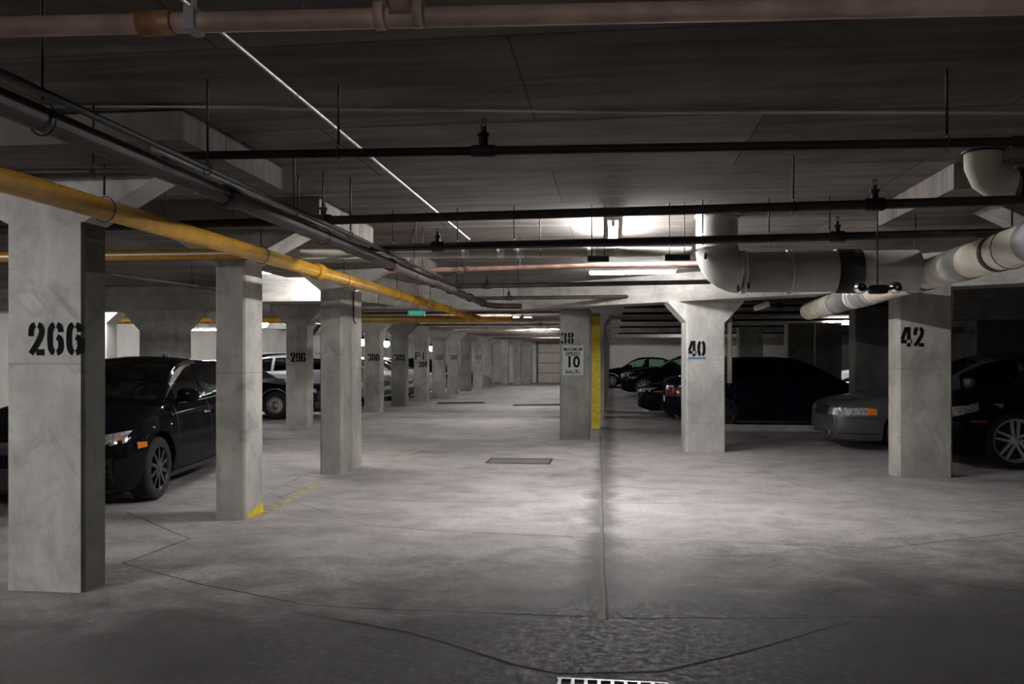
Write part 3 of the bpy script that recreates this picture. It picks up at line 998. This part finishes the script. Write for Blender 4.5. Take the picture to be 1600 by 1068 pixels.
# ------------------------------------------------------------------ lamps
def tube_light(x, y, along, label, group='fluorescent tube lights', z=ZC, drop=.0, n=1, length=1.2, mat='tube_light'):
    t = thing('tube_light', label, 'light', (x, y, z - drop), PI / 2 if along == 'y' else 0, group)
    L2 = length / 2
    MB().box((-L2 - .03, -.045, -.055), (L2 + .03, .045, 0)).build('housing', 'white_plastic', t)
    if drop:
        for s in (-.4, .4):
            MB().tube([(s, 0, 0), (s, 0, drop)], .008, 6).build('stem', 'rod_metal', t)
    for k in range(n):
        yy = (k - (n - 1) / 2) * .07
        MB().tube([(-L2, yy, -.085), (L2, yy, -.085)], .019, 8).build('tube', mat, t)
        for s in (-1, 1):
            MB().box((s * L2 - .015, yy - .017, -.105), (s * L2 + .015, yy + .017, -.05)).build('lamp_holder', 'white_plastic', t)
    return t


tube_light(0.0, 8.2, 'y', 'tube light seen end-on above the floor joint', mat='tube_bright')
tube_light(.27, 12.0, 'x', 'long tube light beside the round duct')
tube_light(-4.35, 11.3, 'x', 'tube light between the two plain columns by the gas pipe')
for y in (18.9, 24.6, 30.3, 35.9, 41.0):
    tube_light(-3.0, y, 'x', 'tube light over the deep aisle ' + LEV(y), 'tube lights over the deep aisle')
for y in (16.0, 22.0, 27.5, 34.0, 41.0):
    tube_light(-10.6, y, 'y', 'tube light over the left stalls ' + (LEV(y) if y > 17 else 'behind the black hatchback'), 'tube lights over the left stalls')
tube_light(-12.0, 23.7, 'x', 'hanging tube light deep behind the black hatchback', drop=.38)
tube_light(3.6, 41.5, 'x', 'tube light in front of the white end wall')
tube_light(7.6, 28.4, 'x', 'tube light deep in the right bay behind the dark columns')
tube_light(0.5, -6.0, 'x', 'added fill tube light, unseen behind the viewer')  # unseen fill lamp, added to brighten the salmon pipe and column fronts
tube_light(-9.6, 6.6, 'y', 'tube light over the far side of the black hatchback')


def pendant(px, py, x, label):
    th = math.atan((px - CX) / F)
    y = x / math.tan(th - PSI)
    d = -x * SN + y * CS
    z = H + (HY - py) * d / F
    t = thing('pendant_lamp', label, 'lamp', (x, y, z), 0, 'round pendant lamps over the left stalls')
    MB().blob((0, 0, 0), (.13, .13, .15), 1.0, 12, 8).build('globe', 'bulb_light', t)
    MB().lathe([(.22, .03), (.2, .07), (.13, .12), (.10, .125)], 'z', 14).build('cap', 'car_trim', t)
    MB().tube([(0, 0, .2), (0, 0, ZC - z)], .02, 8).build('stem', 'rod_metal', t)


pendant(412, 503, -9.2, 'round pendant lamp behind the silver wagon')
pendant(567, 534, -9.6, 'round pendant lamp seen beside column 300')
pendant(604, 537, -9.4, 'round pendant lamp seen between columns 300 and 302')
pendant(674, 544, -9.0, 'round pendant lamp seen between columns 304 and 306')
tube_light(-5.3, 1.7, 'x', 'tube light at the near end of the left bay', n=2)


# ------------------------------------------------------------------ cars
def pchip(pts):
    x = np.array([p[0] for p in pts], float)
    y = np.array([p[1] for p in pts], float)
    h = np.diff(x)
    dl_ = np.diff(y) / h
    m = np.zeros_like(x)
    m[0], m[-1] = dl_[0], dl_[-1]
    for i in range(1, len(x) - 1):
        if dl_[i - 1] * dl_[i] > 0:
            w1, w2 = 2 * h[i] + h[i - 1], h[i] + 2 * h[i - 1]
            m[i] = (w1 + w2) / (w1 / dl_[i - 1] + w2 / dl_[i])

    def f(t):
        t = min(max(t, x[0]), x[-1])
        i = min(int(np.searchsorted(x, t, side='right')) - 1, len(x) - 2)
        u = (t - x[i]) / h[i]
        return float((2 * u ** 3 - 3 * u ** 2 + 1) * y[i] + (u ** 3 - 2 * u ** 2 + u) * h[i] * m[i] + (-2 * u ** 3 + 3 * u ** 2) * y[i + 1] + (u ** 3 - u ** 2) * h[i] * m[i + 1])
    return f


PROF = pchip([(-.2, .88), (0, .90), (.1, .955), (.25, .985), (.45, 1.0), (.62, .997), (.8, .975), (.93, .945), (1, .905)])


class Car:
    def __init__(s, name, label, loc, heading, sp, group=None):
        s.sp = sp
        s.L, s.hw = sp['L'], sp['W'] / 2
        L = s.L
        s.top = pchip(sp['top'])
        s.bot = pchip(sp.get('bot') or [(0, .26), (.25, .19), (.8, .17), (L - .9, .18), (L - .3, .24), (L, .34)])
        s.plan = pchip(sp.get('plan') or [(0, .70), (.05, .80), (.15, .88), (.35, .95), (.7, .99), (1.3, 1), (L - 1.2, 1), (L - .6, .97), (L - .2, .90), (L - .06, .83), (L, .74)])
        s.R = sp['R']
        s.axles = sp['axles']
        s.paint = sp['paint']
        s.root = thing(name, label, 'car', loc, heading, group)
        s.body()
        s.cabin()
        s.wheels()
        s.details()

    def x(s, t):
        return s.L / 2 - t

    def arch(s, t):
        for a in s.axles:
            Ra = s.R + s.sp.get('gap', .055)
            if abs(t - a) < Ra:
                return s.R + math.sqrt(Ra * Ra - (t - a) ** 2)
        return 0

    def ypt(s, t, z):
        z0, zs = s.bot(t), s.top(t)
        q = (z - z0) / max(.05, zs - z0)
        return s.plan(t) * s.hw * PROF(min(1, max(-.2, q)))

    def body(s):
        L = s.L
        ts = set(np.round(np.linspace(0, L, 46), 4)) | {.012, .03, .06, .1, .15, .21, L - .012, L - .03, L - .06, L - .1, L - .15}
        for a in s.axles:
            Ra = s.R + s.sp.get('gap', .055)
            for k in range(17):
                ts.add(round(a + Ra * math.cos(PI * k / 16) * .9999, 4))
            ts.add(round(a + Ra + .004, 4))
            ts.add(round(a - Ra - .004, 4))
        ts = sorted(t for t in ts if 0 <= t <= L)
        nS = 10
        fr = [.985, .94, .8, .55, .28, 0]
        rows = []
        for t in ts:
            zs, lo = s.top(t), max(s.bot(t), s.arch(t))
            half = []
            for k in range(nS):
                z = lo + (zs - lo) * k / (nS - 1)
                half.append((s.ypt(t, z), z))
            ye = half[-1][0]
            cr = s.sp.get('crown', .05) * min(1, .35 + t / .8) * min(1, .35 + (L - t) / .6)
            for f in fr:
                half.append((ye * f, zs + cr * (1 - f * f) ** .8))
            ring = [(s.x(t), y, z) for y, z in half] + [(s.x(t), -y, z) for y, z in reversed(half[:-1])]
            rows.append(ring)
        N = len(rows[0])
        m = MB()
        m.v = [p for r_ in rows for p in r_]
        tA, tD = s.sp['cab'][0][0], s.sp['cab'][-1][0]
        for i in range(len(ts) - 1):
            tm = (ts[i] + ts[i + 1]) / 2
            for j in range(N - 1):
                m.f.append((i * N + j, (i + 1) * N + j, (i + 1) * N + j + 1, i * N + j + 1))
                inside = nS + 1 <= j <= N - nS - 3 and tA + .12 < tm < tD - .12
                m.mi.append(1 if inside else 0)
                m.sm.append(True)
        m.f.append(tuple(range(N - 1, -1, -1)))
        m.f.append(tuple((len(ts) - 1) * N + j for j in range(N)))
        m.mi += [0, 0]
        m.sm += [False, False]
        m.build('body', [s.paint, 'car_interior'], s.root)
        u = MB().box((-L / 2 + .25, -s.hw * .70, .16), (L / 2 - .25, s.hw * .70, .50))
        u.build('underbody', 'car_trim', s.root)

    def cabin(s):
        sp, L = s.sp, s.L
        cab = sp['cab']                              # (t, z) roof line, ends on the belt
        zr = pchip(cab)
        tA, tB, tC, tD = cab[0][0], sp['tB'], sp['tC'], cab[-1][0]
        w0, b0, b1, w1 = sp['dlo']                   # side glass start, B-pillar, end
        k = sp.get('tumble', .42)
        ts = set(np.round(np.linspace(tA, tD, 34), 4)) | {tA + .03, tB - .02, tC + .03, tD - .03, w0, b0, b1, w1}
        ts = sorted(round(t, 4) for t in ts if tA <= t <= tD)
        fs = [0, .06, .2, .4, .6, .8, .90, .96, 1.0]
        tops = [.985, .93, .85, .6, .3, 0]
        rows, zone = [], None
        for t in ts:
            belt = s.top(t) - .012
            zz = max(zr(t), belt + .004)
            base = s.ypt(t, s.top(t)) * .985
            hgt = zz - belt
            half = []
            for f in fs:
                z = belt + f * hgt
                y = base - k * f * hgt * (0.75 + .25 * f) - (.02 * max(0, f - .85) / .15)
                half.append((y, z))
            ye = half[-1][0]
            for f in tops:
                half.append((ye * f, zz + sp.get('rcrown', .045) * (1 - f * f) * min(1, hgt / .25)))
            rows.append([(s.x(t), y, z) for y, z in half] + [(s.x(t), -y, z) for y, z in reversed(half[:-1])])
        N = len(rows[0])
        nf = len(fs)
        parts = {}

        def put(key, i, j):
            parts.setdefault(key, []).append((i * N + j, (i + 1) * N + j, (i + 1) * N + j + 1, i * N + j + 1))
        for i in range(len(ts) - 1):
            tm = (ts[i] + ts[i + 1]) / 2
            for j in range(N - 1):
                jj = j if j < N // 2 else N - 2 - j
                side = 'a' if j < N // 2 else 'b'
                if 1 <= jj <= 5 and w0 < tm < w1 and not (b0 < tm < b1):
                    put(('side_window', side, tm < b0), i, j)
                elif jj >= nf + 1 and tA + .03 < tm < tB - .02:
                    put(('windshield',), i, j)
                elif jj >= nf + 1 and tC + .03 < tm < tD - .03:
                    put(('rear_window',), i, j)
                else:
                    put(('cabin_frame',), i, j)
        allv = [p for r_ in rows for p in r_]
        for key, faces in parts.items():
            used = sorted({i for f in faces for i in f})
            mp = {a: b for b, a in enumerate(used)}
            m = MB().add([allv[i] for i in used], [tuple(mp[i] for i in f) for f in faces], 0, True)
            m.build(key[0], s.paint if key[0] == 'cabin_frame' else sp.get('glass', 'glass_tint'), s.root)
        # seats and dash seen through the glass
        zb = s.top((tA + tD) / 2)
        for t in (b0 - .1, min(w1 - .25, b0 + .85)):
            for sgn in (-1, 1):
                m = MB().blob((s.x(t), sgn * .36, zb - .08), (.10, .23, .26), .45)
                m.blob((s.x(t + .05), sgn * .36, zb + .27), (.06, .13, .09), .55)
                m.build('seat', 'car_interior', s.root)
        tS = tA + .75
        m = MB()
        ring = [(s.x(tS) + .03 * math.sin(a), (.36 if sp.get('lhd', 1) > 0 else -.36) + .18 * math.cos(a), zb + .02 + .17 * math.sin(a)) for a in [2 * PI * q / 20 for q in range(21)]]
        m.tube(ring, .014, 6, cap=False)
        m.build('steering_wheel', 'car_trim', s.root)

    def wheels(s):
        sp = s.sp
        R, rw = s.R, sp.get('tw', .11)
        rr = sp.get('rim', .70) * R
        n = sp.get('spokes', 10)
        twin = sp.get('twin', False)
        tm = MB().lathe([(-rw, rr * .97), (-rw, rr * 1.02), (-rw * 1.04, R * .86), (-rw * .9, R * .965), (-rw * .6, R * .995), (0, R), (rw * .6, R * .995), (rw * .9, R * .965), (rw * 1.04, R * .86), (rw, rr * 1.02), (rw, rr * .97), (rw * .3, rr * .93), (-rw * .3, rr * .93), (-rw, rr * .97)], 'y', 36)
        tyre = tm.build('tyre_mesh_source', 'tyre_rubber')
        rm = MB().lathe([(.0, rr * .92), (rw * .9, rr * .93), (rw * 1.0, rr * 1.0), (rw * 1.03, rr * 1.03), (rw * .97, rr * 1.04)], 'y', 36)
        hub = sp.get('hub', .17) * rr / .7
        if sp.get('disc'):
            rm.lathe([(rw * .75, rr * .92), (rw * .95, rr * .72), (rw * .80, rr * .62), (rw * .95, rr * .42), (rw * 1.15, rr * .25), (rw * 1.2, 0)], 'y', 28)
        else:
            rm.lathe([(rw * .4, hub), (rw * .95, hub * .95), (rw * 1.0, hub * .5), (rw * 1.0, 0)], 'y', 20)
            for k in range(n):
                a0 = 2 * PI * k / n + .3
                offs = (-.028, .028) if twin else (0,)
                for of in offs:
                    wd0, wd1 = (.016, .014) if twin else (sp.get('sw', .030), sp.get('sw', .030) * .75)
                    er = Vector((math.cos(a0), 0, math.sin(a0)))
                    et = Vector((-math.sin(a0), 0, math.cos(a0)))
                    p0 = er * hub * .8 + et * of * .9
                    p1 = er * rr * .97 + et * of * 1.7
                    q = [p0 - et * wd0, p0 + et * wd0, p1 + et * wd1, p1 - et * wd1]
                    vv = [(v_.x, rw * .55, v_.z) for v_ in q] + [(v_.x, rw * (.96 if i < 2 else .93), v_.z) for i, v_ in enumerate(q)]
                    rm.add(vv, [(0, 1, 2, 3), (7, 6, 5, 4), (0, 4, 5, 1), (1, 5, 6, 2), (2, 6, 7, 3), (3, 7, 4, 0)])
        rim = rm.build('rim_mesh_source', sp.get('rimmat', 'alloy'))
        br = MB().lathe([(rw * .1, rr * .9), (rw * .1, 0)], 'y', 24)
        brk = br.build('brake_mesh_source', 'car_trim')
        for a in s.axles:
            for sgn in (1, -1):
                o = bpy.data.objects.new('wheel', tyre.data)
                COL.objects.link(o)
                o.parent = s.root
                o.location = (s.x(a), sgn * (s.hw * s.plan(a) - rw - .02), R)
                if sgn < 0:
                    o.rotation_euler = (0, 0, PI)
                for nm, src in (('rim', rim), ('brake_disc', brk)):
                    q = bpy.data.objects.new(nm, src.data)
                    COL.objects.link(q)
                    q.parent = o
        for o in (tyre, rim, brk):
            bpy.data.objects.remove(o)

    # ---- conforming patches
    def side_patch(s, name, ts, zlo, zhi, mat, side, off=.004, nz=4, parent=None):
        rows = []
        for t in ts:
            a, b = zlo(t), zhi(t)
            rows.append([(s.x(t) + (off if t < .4 else 0), side * (s.ypt(t, a + (b - a) * k / nz) + off), a + (b - a) * k / nz) for k in range(nz + 1)])
        return MB().grid(rows, flip=side > 0).build(name, mat, parent or s.root)

    def nose_t(s, y, z, rear=False):
        for k in range(160):
            t = k * .005
            tt = s.L - t if rear else t
            if s.plan(tt) * s.hw * PROF(min(1, max(0, (z - s.bot(tt)) / max(.05, s.top(tt) - s.bot(tt))))) >= abs(y) and s.top(tt) + .03 >= z:
                return t
        return .8

    def nose_patch(s, name, ys, zlo, zhi, mat, off=.006, nz=4, rear=False, parent=None):
        rows = []
        for y in ys:
            a, b = zlo(y), zhi(y)
            col = []
            for k in range(nz + 1):
                z = a + (b - a) * k / nz
                t = s.nose_t(y, z, rear) - off
                col.append((-(s.L / 2 - t) if rear else s.L / 2 - t, y, z))
            rows.append(col)
        return MB().grid(rows, flip=not rear).build(name, mat, parent or s.root)

    def details(s):
        sp, L = s.sp, s.L
        lin = lambda a, b, n: [a + (b - a) * i / (n - 1) for i in range(n)]
        for side in (1, -1):
            # doors
            b0 = sp['dlo'][1] + .04
            d0, d1 = sp['doors'][0], sp['doors'][1]
            for t in (d0, b0, d1):
                s.side_patch('door_seam', [t, t + .010], lambda q: .30, lambda q: s.top(q) - .01, 'car_trim', side, .0025, 8)
            for t in sp['handles']:
                z = s.top(t) - .14
                MB().blob((s.x(t), side * (s.ypt(t, z) + .012), z), (.09, .018, .014), .6).build('door_handle', sp.get('handle', s.paint), s.root)
            # mirror
            tM = sp['cab'][0][0] + sp.get('mir', .52)
            z = s.top(tM) + .085
            y = s.ypt(tM, s.top(tM)) + .10
            mm = MB().blob((s.x(tM), side * y, z), (.07, .115, .075), .55)
            mm.blob((s.x(tM) - .02, side * (y - .11), z - .06), (.035, .06, .025), .7)
            mm.build('side_mirror', sp.get('mirmat', s.paint), s.root)
            # sill
            s.side_patch('sill_trim', lin(s.axles[0] + s.R + .07, s.axles[1] - s.R - .07, 8), lambda q: s.bot(q) + .005, lambda q: s.bot(q) + .07, 'car_trim', side, .004, 2)
            if sp.get('arch_trim'):
                for a in s.axles:
                    Ra = s.R + s.sp.get('gap', .055)
                    pts = []
                    for k in range(25):
                        an = PI * k / 24
                        t, z = a - Ra * math.cos(an), s.R + Ra * math.sin(an)
                        if z < s.bot(t) + .02:
                            continue
                        pts.append((s.x(t), side * (s.ypt(t, z) + .004), z))
                    MB().tube(pts, .014, 6).build('wheel_arch_trim', sp['arch_trim'], s.root)
            for (a, b, z0, z1, mat, nm) in sp.get('side', ()):
                s.side_patch(nm, lin(a, b, 8), (lambda q, z0=z0, a=a, b=b: z0[0] + (z0[1] - z0[0]) * (q - a) / (b - a)), (lambda q, z1=z1, a=a, b=b: z1[0] + (z1[1] - z1[0]) * (q - a) / (b - a)), mat, side)
            for (y0, y1, z0, z1, mat, nm, rear) in sp.get('ends', ()):
                ys = lin(y0 * s.hw, y1 * s.hw, 8)
                ys = [side * y for y in ys]
                if side < 0:
                    ys = ys[::-1]
                f0 = lambda y, z0=z0, y0=y0, y1=y1: z0[0] + (z0[1] - z0[0]) * (abs(y) / s.hw - y0) / (y1 - y0)
                f1 = lambda y, z1=z1, y0=y0, y1=y1: z1[0] + (z1[1] - z1[0]) * (abs(y) / s.hw - y0) / (y1 - y0)
                s.nose_patch(nm, ys, f0, f1, mat, rear=rear)
        for (y1, z0, z1, mat, nm, rear) in sp.get('mid', ()):
            s.nose_patch(nm, lin(-y1 * s.hw, y1 * s.hw, 14), lambda y: z0, lambda y: z1, mat, rear=rear)
        if sp.get('belt_trim'):
            for side in (1, -1):
                ts = lin(sp['dlo'][0], sp['dlo'][3], 14)
                rows = [[(s.x(t), side * (s.ypt(t, s.top(t)) + .004), s.top(t) + dz_) for dz_ in (-.004, .010)] for t in ts]
                MB().grid(rows, flip=side > 0).build('belt_trim', sp['belt_trim'], s.root)


def sedan(paint, **kw):
    L = kw.get('L', 4.8)
    k = L / 4.8
    sp = dict(L=L, W=1.84, R=.33, axles=(.92 * k, 3.72 * k), paint=paint, crown=.05,
              top=[(0, .60), (.05, .66), (.2, .72), (.6, .80), (1.45 * k, .94), (2.2 * k, .955), (3.4 * k, .985), (4.0 * k, 1.02), (4.55 * k, 1.02), (L - .04, .98), (L, .92)],
              cab=[(1.3 * k, .92), (1.5 * k, 1.03), (2.05 * k, 1.33), (2.35 * k, 1.41), (2.8 * k, 1.43), (3.3 * k, 1.40), (3.75 * k, 1.27), (4.3 * k, 1.02)], tB=2.15 * k, tC=3.4 * k,
              dlo=(1.72 * k, 2.62 * k, 2.70 * k, 3.85 * k), doors=(1.55 * k, 3.5 * k), handles=(2.5 * k, 3.35 * k),
              ends=[(.50, .96, (.60, .64), (.70, .735), 'lamp_clear', 'headlight', False), (.42, .93, (.70, .72), (.88, .90), 'lamp_red', 'taillight', True)],
              mid=[(.42, .44, .66, 'car_trim', 'grille', False), (.62, .26, .40, 'car_trim', 'lower_grille', False), (.3, .52, .64, 'white_plastic', 'license_plate', True)],
              side=[(.36, .58, (.62, .63), (.655, .66), 'lamp_amber_dim', 'side_marker')])
    sp.update(kw)
    return sp


def suv(paint, **kw):
    L = kw.get('L', 4.7)
    k = L / 4.7
    sp = dict(L=L, W=1.86, R=.36, axles=(.90 * k, 3.62 * k), paint=paint, crown=.05,
              top=[(0, .74), (.05, .82), (.2, .90), (.6, .98), (1.3 * k, 1.06), (2.2 * k, 1.07), (3.6 * k, 1.12), (L - .2, 1.12), (L - .04, 1.06), (L, .98)],
              cab=[(1.15 * k, 1.03), (1.3 * k, 1.12), (1.85 * k, 1.48), (2.2 * k, 1.60), (2.9 * k, 1.64), (3.8 * k, 1.60), (4.3 * k, 1.48), (L - .1, 1.12)], tB=1.95 * k, tC=4.1 * k,
              dlo=(1.55 * k, 2.45 * k, 2.53 * k, 4.2 * k), doors=(1.42 * k, 3.4 * k), handles=(2.3 * k, 3.2 * k),
              ends=[(.50, .96, (.72, .76), (.86, .91), 'lamp_clear', 'headlight', False), (.60, .95, (.74, .76), (1.0, 1.03), 'lamp_red', 'taillight', True)],
              mid=[(.44, .58, .82, 'car_trim', 'grille', False), (.62, .30, .46, 'car_trim', 'lower_grille', False), (.3, .62, .74, 'white_plastic', 'license_plate', True)],
              side=[(.36, .58, (.70, .71), (.74, .745), 'lamp_amber_dim', 'side_marker')])
    sp.update(kw)
    return sp


def hatch(paint, **kw):
    L = kw.get('L', 4.45)
    k = L / 4.45
    sp = dict(L=L, W=1.80, R=.325, axles=(.90 * k, 3.58 * k), paint=paint, crown=.055,
              top=[(0, .62), (.05, .68), (.2, .755), (.6, .85), (1.25 * k, .955), (2.2 * k, .96), (3.4 * k, 1.01), (L - .25, 1.04), (L - .04, 1.0), (L, .92)],
              cab=[(1.08 * k, .93), (1.25 * k, 1.03), (1.85 * k, 1.33), (2.15 * k, 1.405), (2.6 * k, 1.43), (3.3 * k, 1.38), (3.9 * k, 1.22), (L - .12, 1.03)], tB=1.98 * k, tC=3.45 * k,
              dlo=(1.55 * k, 2.35 * k, 2.43 * k, 3.85 * k), doors=(1.36 * k, 3.3 * k), handles=(2.25 * k, 3.1 * k),
              ends=[(.48, .97, (.60, .655), (.70, .765), 'lamp_clear', 'headlight', False), (.50, .95, (.74, .76), (.92, .96), 'lamp_red', 'taillight', True)],
              mid=[(.40, .56, .66, 'car_trim', 'grille', False), (.66, .24, .44, 'car_trim', 'lower_grille', False)],
              side=[(.40, .56, (.56, .57), (.60, .605), 'lamp_amber', 'side_marker')])
    sp.update(kw)
    return sp


W_, N_, E_, S_ = PI, PI / 2, 0.0, -PI / 2


def place(nose, heading, L):
    return (nose[0] - math.cos(heading) * L / 2, nose[1] - math.sin(heading) * L / 2, 0)


# black hatchback between column 266 and the narrow column, nose towards the viewer
sp = hatch('paint_black', glass='glass_clear', rimmat='alloy_dark', spokes=10, sw=.022, twin=False, belt_trim='alloy', handle='chrome', mir=.50,
           side=[(.40, .57, (.575, .58), (.64, .63), 'lamp_amber', 'side_marker')])
civ = Car('hatchback', 'black hatchback parked nose out between column 266 and the narrow column', place((-5.37, 7.05), S_ + math.radians(8), 4.45), S_ + math.radians(8), sp)
r_ = civ.root
for sgn in (1, -1):
    civ.nose_patch('headlight_insert', [sgn * .9 * f for f in ((.84, .865, .89) if sgn > 0 else (.89, .865, .84))], lambda y: .675, lambda y: .715, 'lamp_amber_dim', off=.010)
    civ.nose_patch('bumper_corner_vent', [sgn * .9 * f for f in ((.70, .76, .84) if sgn > 0 else (.84, .76, .70))], lambda y: .28, lambda y: .52, 'car_trim', off=.008)
MB().blob((civ.x(3.25), 0, 1.475), (.07, .02, .03), .6).build('roof_antenna', 'car_trim', r_)
civ.nose_patch('grille_bar', [-.5 + i * .1 for i in range(11)], lambda y: .655, lambda y: .675, 'chrome', off=.010)

# left stalls
sp = sedan('paint_navy', L=4.7, R=.33, rimmat='chrome', disc=True, rim=.60, arch_trim='chrome', W=1.78, belt_trim='chrome', axles=(.86, 3.6),
           top=[(0, .66), (.05, .72), (.2, .76), (.6, .80), (1.45, .90), (2.2, .91), (3.4, .92), (4.0, .93), (4.4, .92), (4.66, .88), (4.7, .80)],
           cab=[(1.4, .89), (1.55, .98), (2.1, 1.28), (2.35, 1.34), (2.8, 1.36), (3.2, 1.33), (3.55, 1.18), (3.9, .93)], dlo=(1.8, 2.6, 2.68, 3.5), doors=(1.6, 3.35), handles=(2.45, 3.2), tB=2.15, tC=3.25)
Car('sedan', 'dark blue older sedan with chrome wheel arches beside column 296', place((-7.05, 19.65), E_, 4.7), E_, sp)
Car('station_wagon', 'silver grey wagon parked behind the dark blue older sedan', place((-7.0 - 4.7, 22.5), W_, 4.7), W_, suv('paint_silver', cab=[(1.15, 1.03), (1.3, 1.10), (1.85, 1.36), (2.2, 1.46), (2.9, 1.50), (3.8, 1.46), (4.3, 1.36), (4.6, 1.12)]))
Car('sport_utility_car', 'white sport utility car with green tinted glass behind column 300', place((-6.95, 25.1), E_, 4.7), E_, suv('paint_pearl', glass='glass_green'))
Car('hatchback', 'white hatchback seen in the gap between columns 300 and 302', place((-6.9, 27.9), E_, 4.45), E_, hatch('paint_white'))
Car('hatchback', 'white car nose showing between columns 302 and 304', place((-6.9, 30.4), E_, 4.45), E_, hatch('paint_white', L=4.3))
Car('sedan', 'pale car nose showing between columns 304 and 306', place((-6.85, 33.2), E_, 4.8), E_, sedan('paint_pearl'))
Car('sedan', 'dark car nose showing beyond column 312', place((-6.7, 41.0), E_, 4.8), E_, sedan('paint_black'))

# right bay
Car('sedan', 'big midnight black sedan parked tail out behind column 40', place((1.1 + 5.0, 18.25), E_, 5.0), E_,
    sedan('paint_midnight', L=5.0, rimmat='alloy_dark', ends=[(.50, .96, (.60, .64), (.70, .735), 'lamp_clear', 'headlight', False), (.40, .93, (.64, .66), (.78, .79), 'lamp_red', 'taillight', True), (.62, .94, (.785, .80), (.87, .885), 'lamp_clear', 'reversing_lamp', True)],
          side=[(4.72, 4.96, (.66, .66), (.86, .84), 'lamp_red', 'side_taillight')]))
Car('sedan', 'black sedan with bright headlight parked nose out beyond column 40', place((.62, 21.15), W_, 4.6), W_, sedan('paint_black', L=4.6, spokes=7, rimmat='alloy_dark'))
Car('sport_utility_car', 'black crossover with light showing through its windows beyond the black sedans', place((.30, 32.0), W_, 4.5), W_, suv('paint_black', L=4.5, glass='glass_green', cab=[(1.3, 1.03), (1.5, 1.13), (2.0, 1.40), (2.4, 1.52), (2.9, 1.56), (3.6, 1.52), (4.05, 1.38), (4.4, 1.12)], tB=2.1, dlo=(1.8, 2.5, 2.58, 4.0)))
Car('sedan', 'farthest black sedan in front of the white end wall', place((-1.0, 40.85), W_, 4.8), W_, sedan('paint_black', glass='glass_green'))
Car('sport_utility_car', 'white sport utility car far behind the twin grey columns', place((7.0, 30.0), W_, 4.7), W_, suv('paint_white'))

# grey sedan with egg-crate grille
cad = Car('sedan', 'grey sedan with crate grille and wide headlights behind column 42', place((3.42, 14.25), W_, 5.0), W_,
          sedan('paint_grey', L=5.0, W=1.84, handle='paint_grey', glass='glass_tint', arch_trim=None, spokes=10, axles=(1.08, 3.95),
                top=[(0, .58), (.04, .66), (.12, .735), (.6, .83), (1.5, .98), (2.3, 1.0), (3.5, 1.02), (4.1, 1.05), (4.7, 1.04), (4.96, 1.0), (5.0, .92)],
                plan=[(0, .80), (.05, .87), (.15, .92), (.35, .96), (.7, .99), (1.3, 1), (3.8, 1), (4.4, .97), (4.8, .92), (4.94, .86), (5.0, .78)],
                bot=[(0, .24), (.06, .20), (.4, .17), (.9, .17), (4.1, .18), (4.7, .24), (5, .34)],
                cab=[(1.4, .97), (1.6, 1.07), (2.2, 1.38), (2.5, 1.46), (2.9, 1.485), (3.4, 1.46), (3.9, 1.32), (4.4, 1.05)], dlo=(1.85, 2.72, 2.80, 3.95), doors=(1.65, 3.55), handles=(2.6, 3.4),
                ends=[(.44, .90, (.555, .565), (.665, .675), 'lamp_clear', 'headlight', False), (.45, .93, (.70, .72), (.88, .90), 'lamp_red', 'taillight', True)],
                mid=[(.40, .54, .69, 'car_trim', 'grille', False), (.45, .24, .31, 'car_trim', 'lower_grille', False)],
                side=[(.14, .46, (.565, .57), (.675, .68), 'lamp_clear', 'headlight_side'), (.46, .60, (.57, .575), (.68, .665), 'lamp_amber', 'turn_signal'), (.03, .66, (.515, .515), (.527, .527), 'car_trim', 'bumper_seam'), (.05, .66, (.275, .275), (.29, .29), 'alloy_dark', 'bumper_strip')]))
for k in range(9):
    y = -.36 + k * .09
    cad.nose_patch('grille_bar', [y, y + .018], lambda q: .54, lambda q: .69, 'chrome', off=.014, nz=2)
for k in range(4):
    z = .54 + k * .045
    cad.nose_patch('grille_bar', [-.36 + i * .09 for i in range(9)], lambda q: z, lambda q: z + .014, 'chrome', off=.015, nz=1)
for sgn in (1, -1):
    ys = [sgn * .9 * f for f in (.52, .58, .64)]
    cad.nose_patch('fog_lamp', ys if sgn > 0 else ys[::-1], lambda q: .25, lambda q: .31, 'lamp_clear', off=.012)

# black sport utility car at the right edge
cay = Car('sport_utility_car', 'black sport utility car with big twin-spoke wheels beside column 42', place((4.26, 12.40), W_, 4.75), W_,
          suv('paint_black', L=4.75, W=1.76, R=.375, rim=.735, rimmat='alloy_bright', spokes=5, twin=True, hub=.14, gap=.05, axles=(.95, 3.75), mir=.58, glass='glass_tint',
              top=[(0, .62), (.05, .70), (.2, .80), (.6, .93), (1.0, 1.00), (1.4, 1.03), (2.2, 1.05), (3.6, 1.10), (4.5, 1.10), (4.71, 1.04), (4.75, .96)],
              cab=[(1.3, 1.02), (1.5, 1.12), (2.0, 1.45), (2.35, 1.57), (2.95, 1.62), (3.8, 1.58), (4.3, 1.46), (4.65, 1.12)], tB=2.1, tC=4.1, dlo=(1.75, 2.6, 2.68, 4.2), doors=(1.55, 3.5), handles=(2.5, 3.35),
              ends=[(.58, .97, (.60, .72), (.70, .86), 'lamp_clear', 'headlight', False), (.60, .95, (.74, .76), (1.0, 1.03), 'lamp_red', 'taillight', True)],
              mid=[(.45, .36, .52, 'car_trim', 'grille', False), (.75, .26, .34, 'car_trim', 'lower_grille', False)],
              side=[(.14, .50, (.66, .76), (.74, .87), 'lamp_clear', 'headlight_side'), (.40, .60, (.60, .605), (.635, .635), 'lamp_amber_dim', 'side_marker')]))
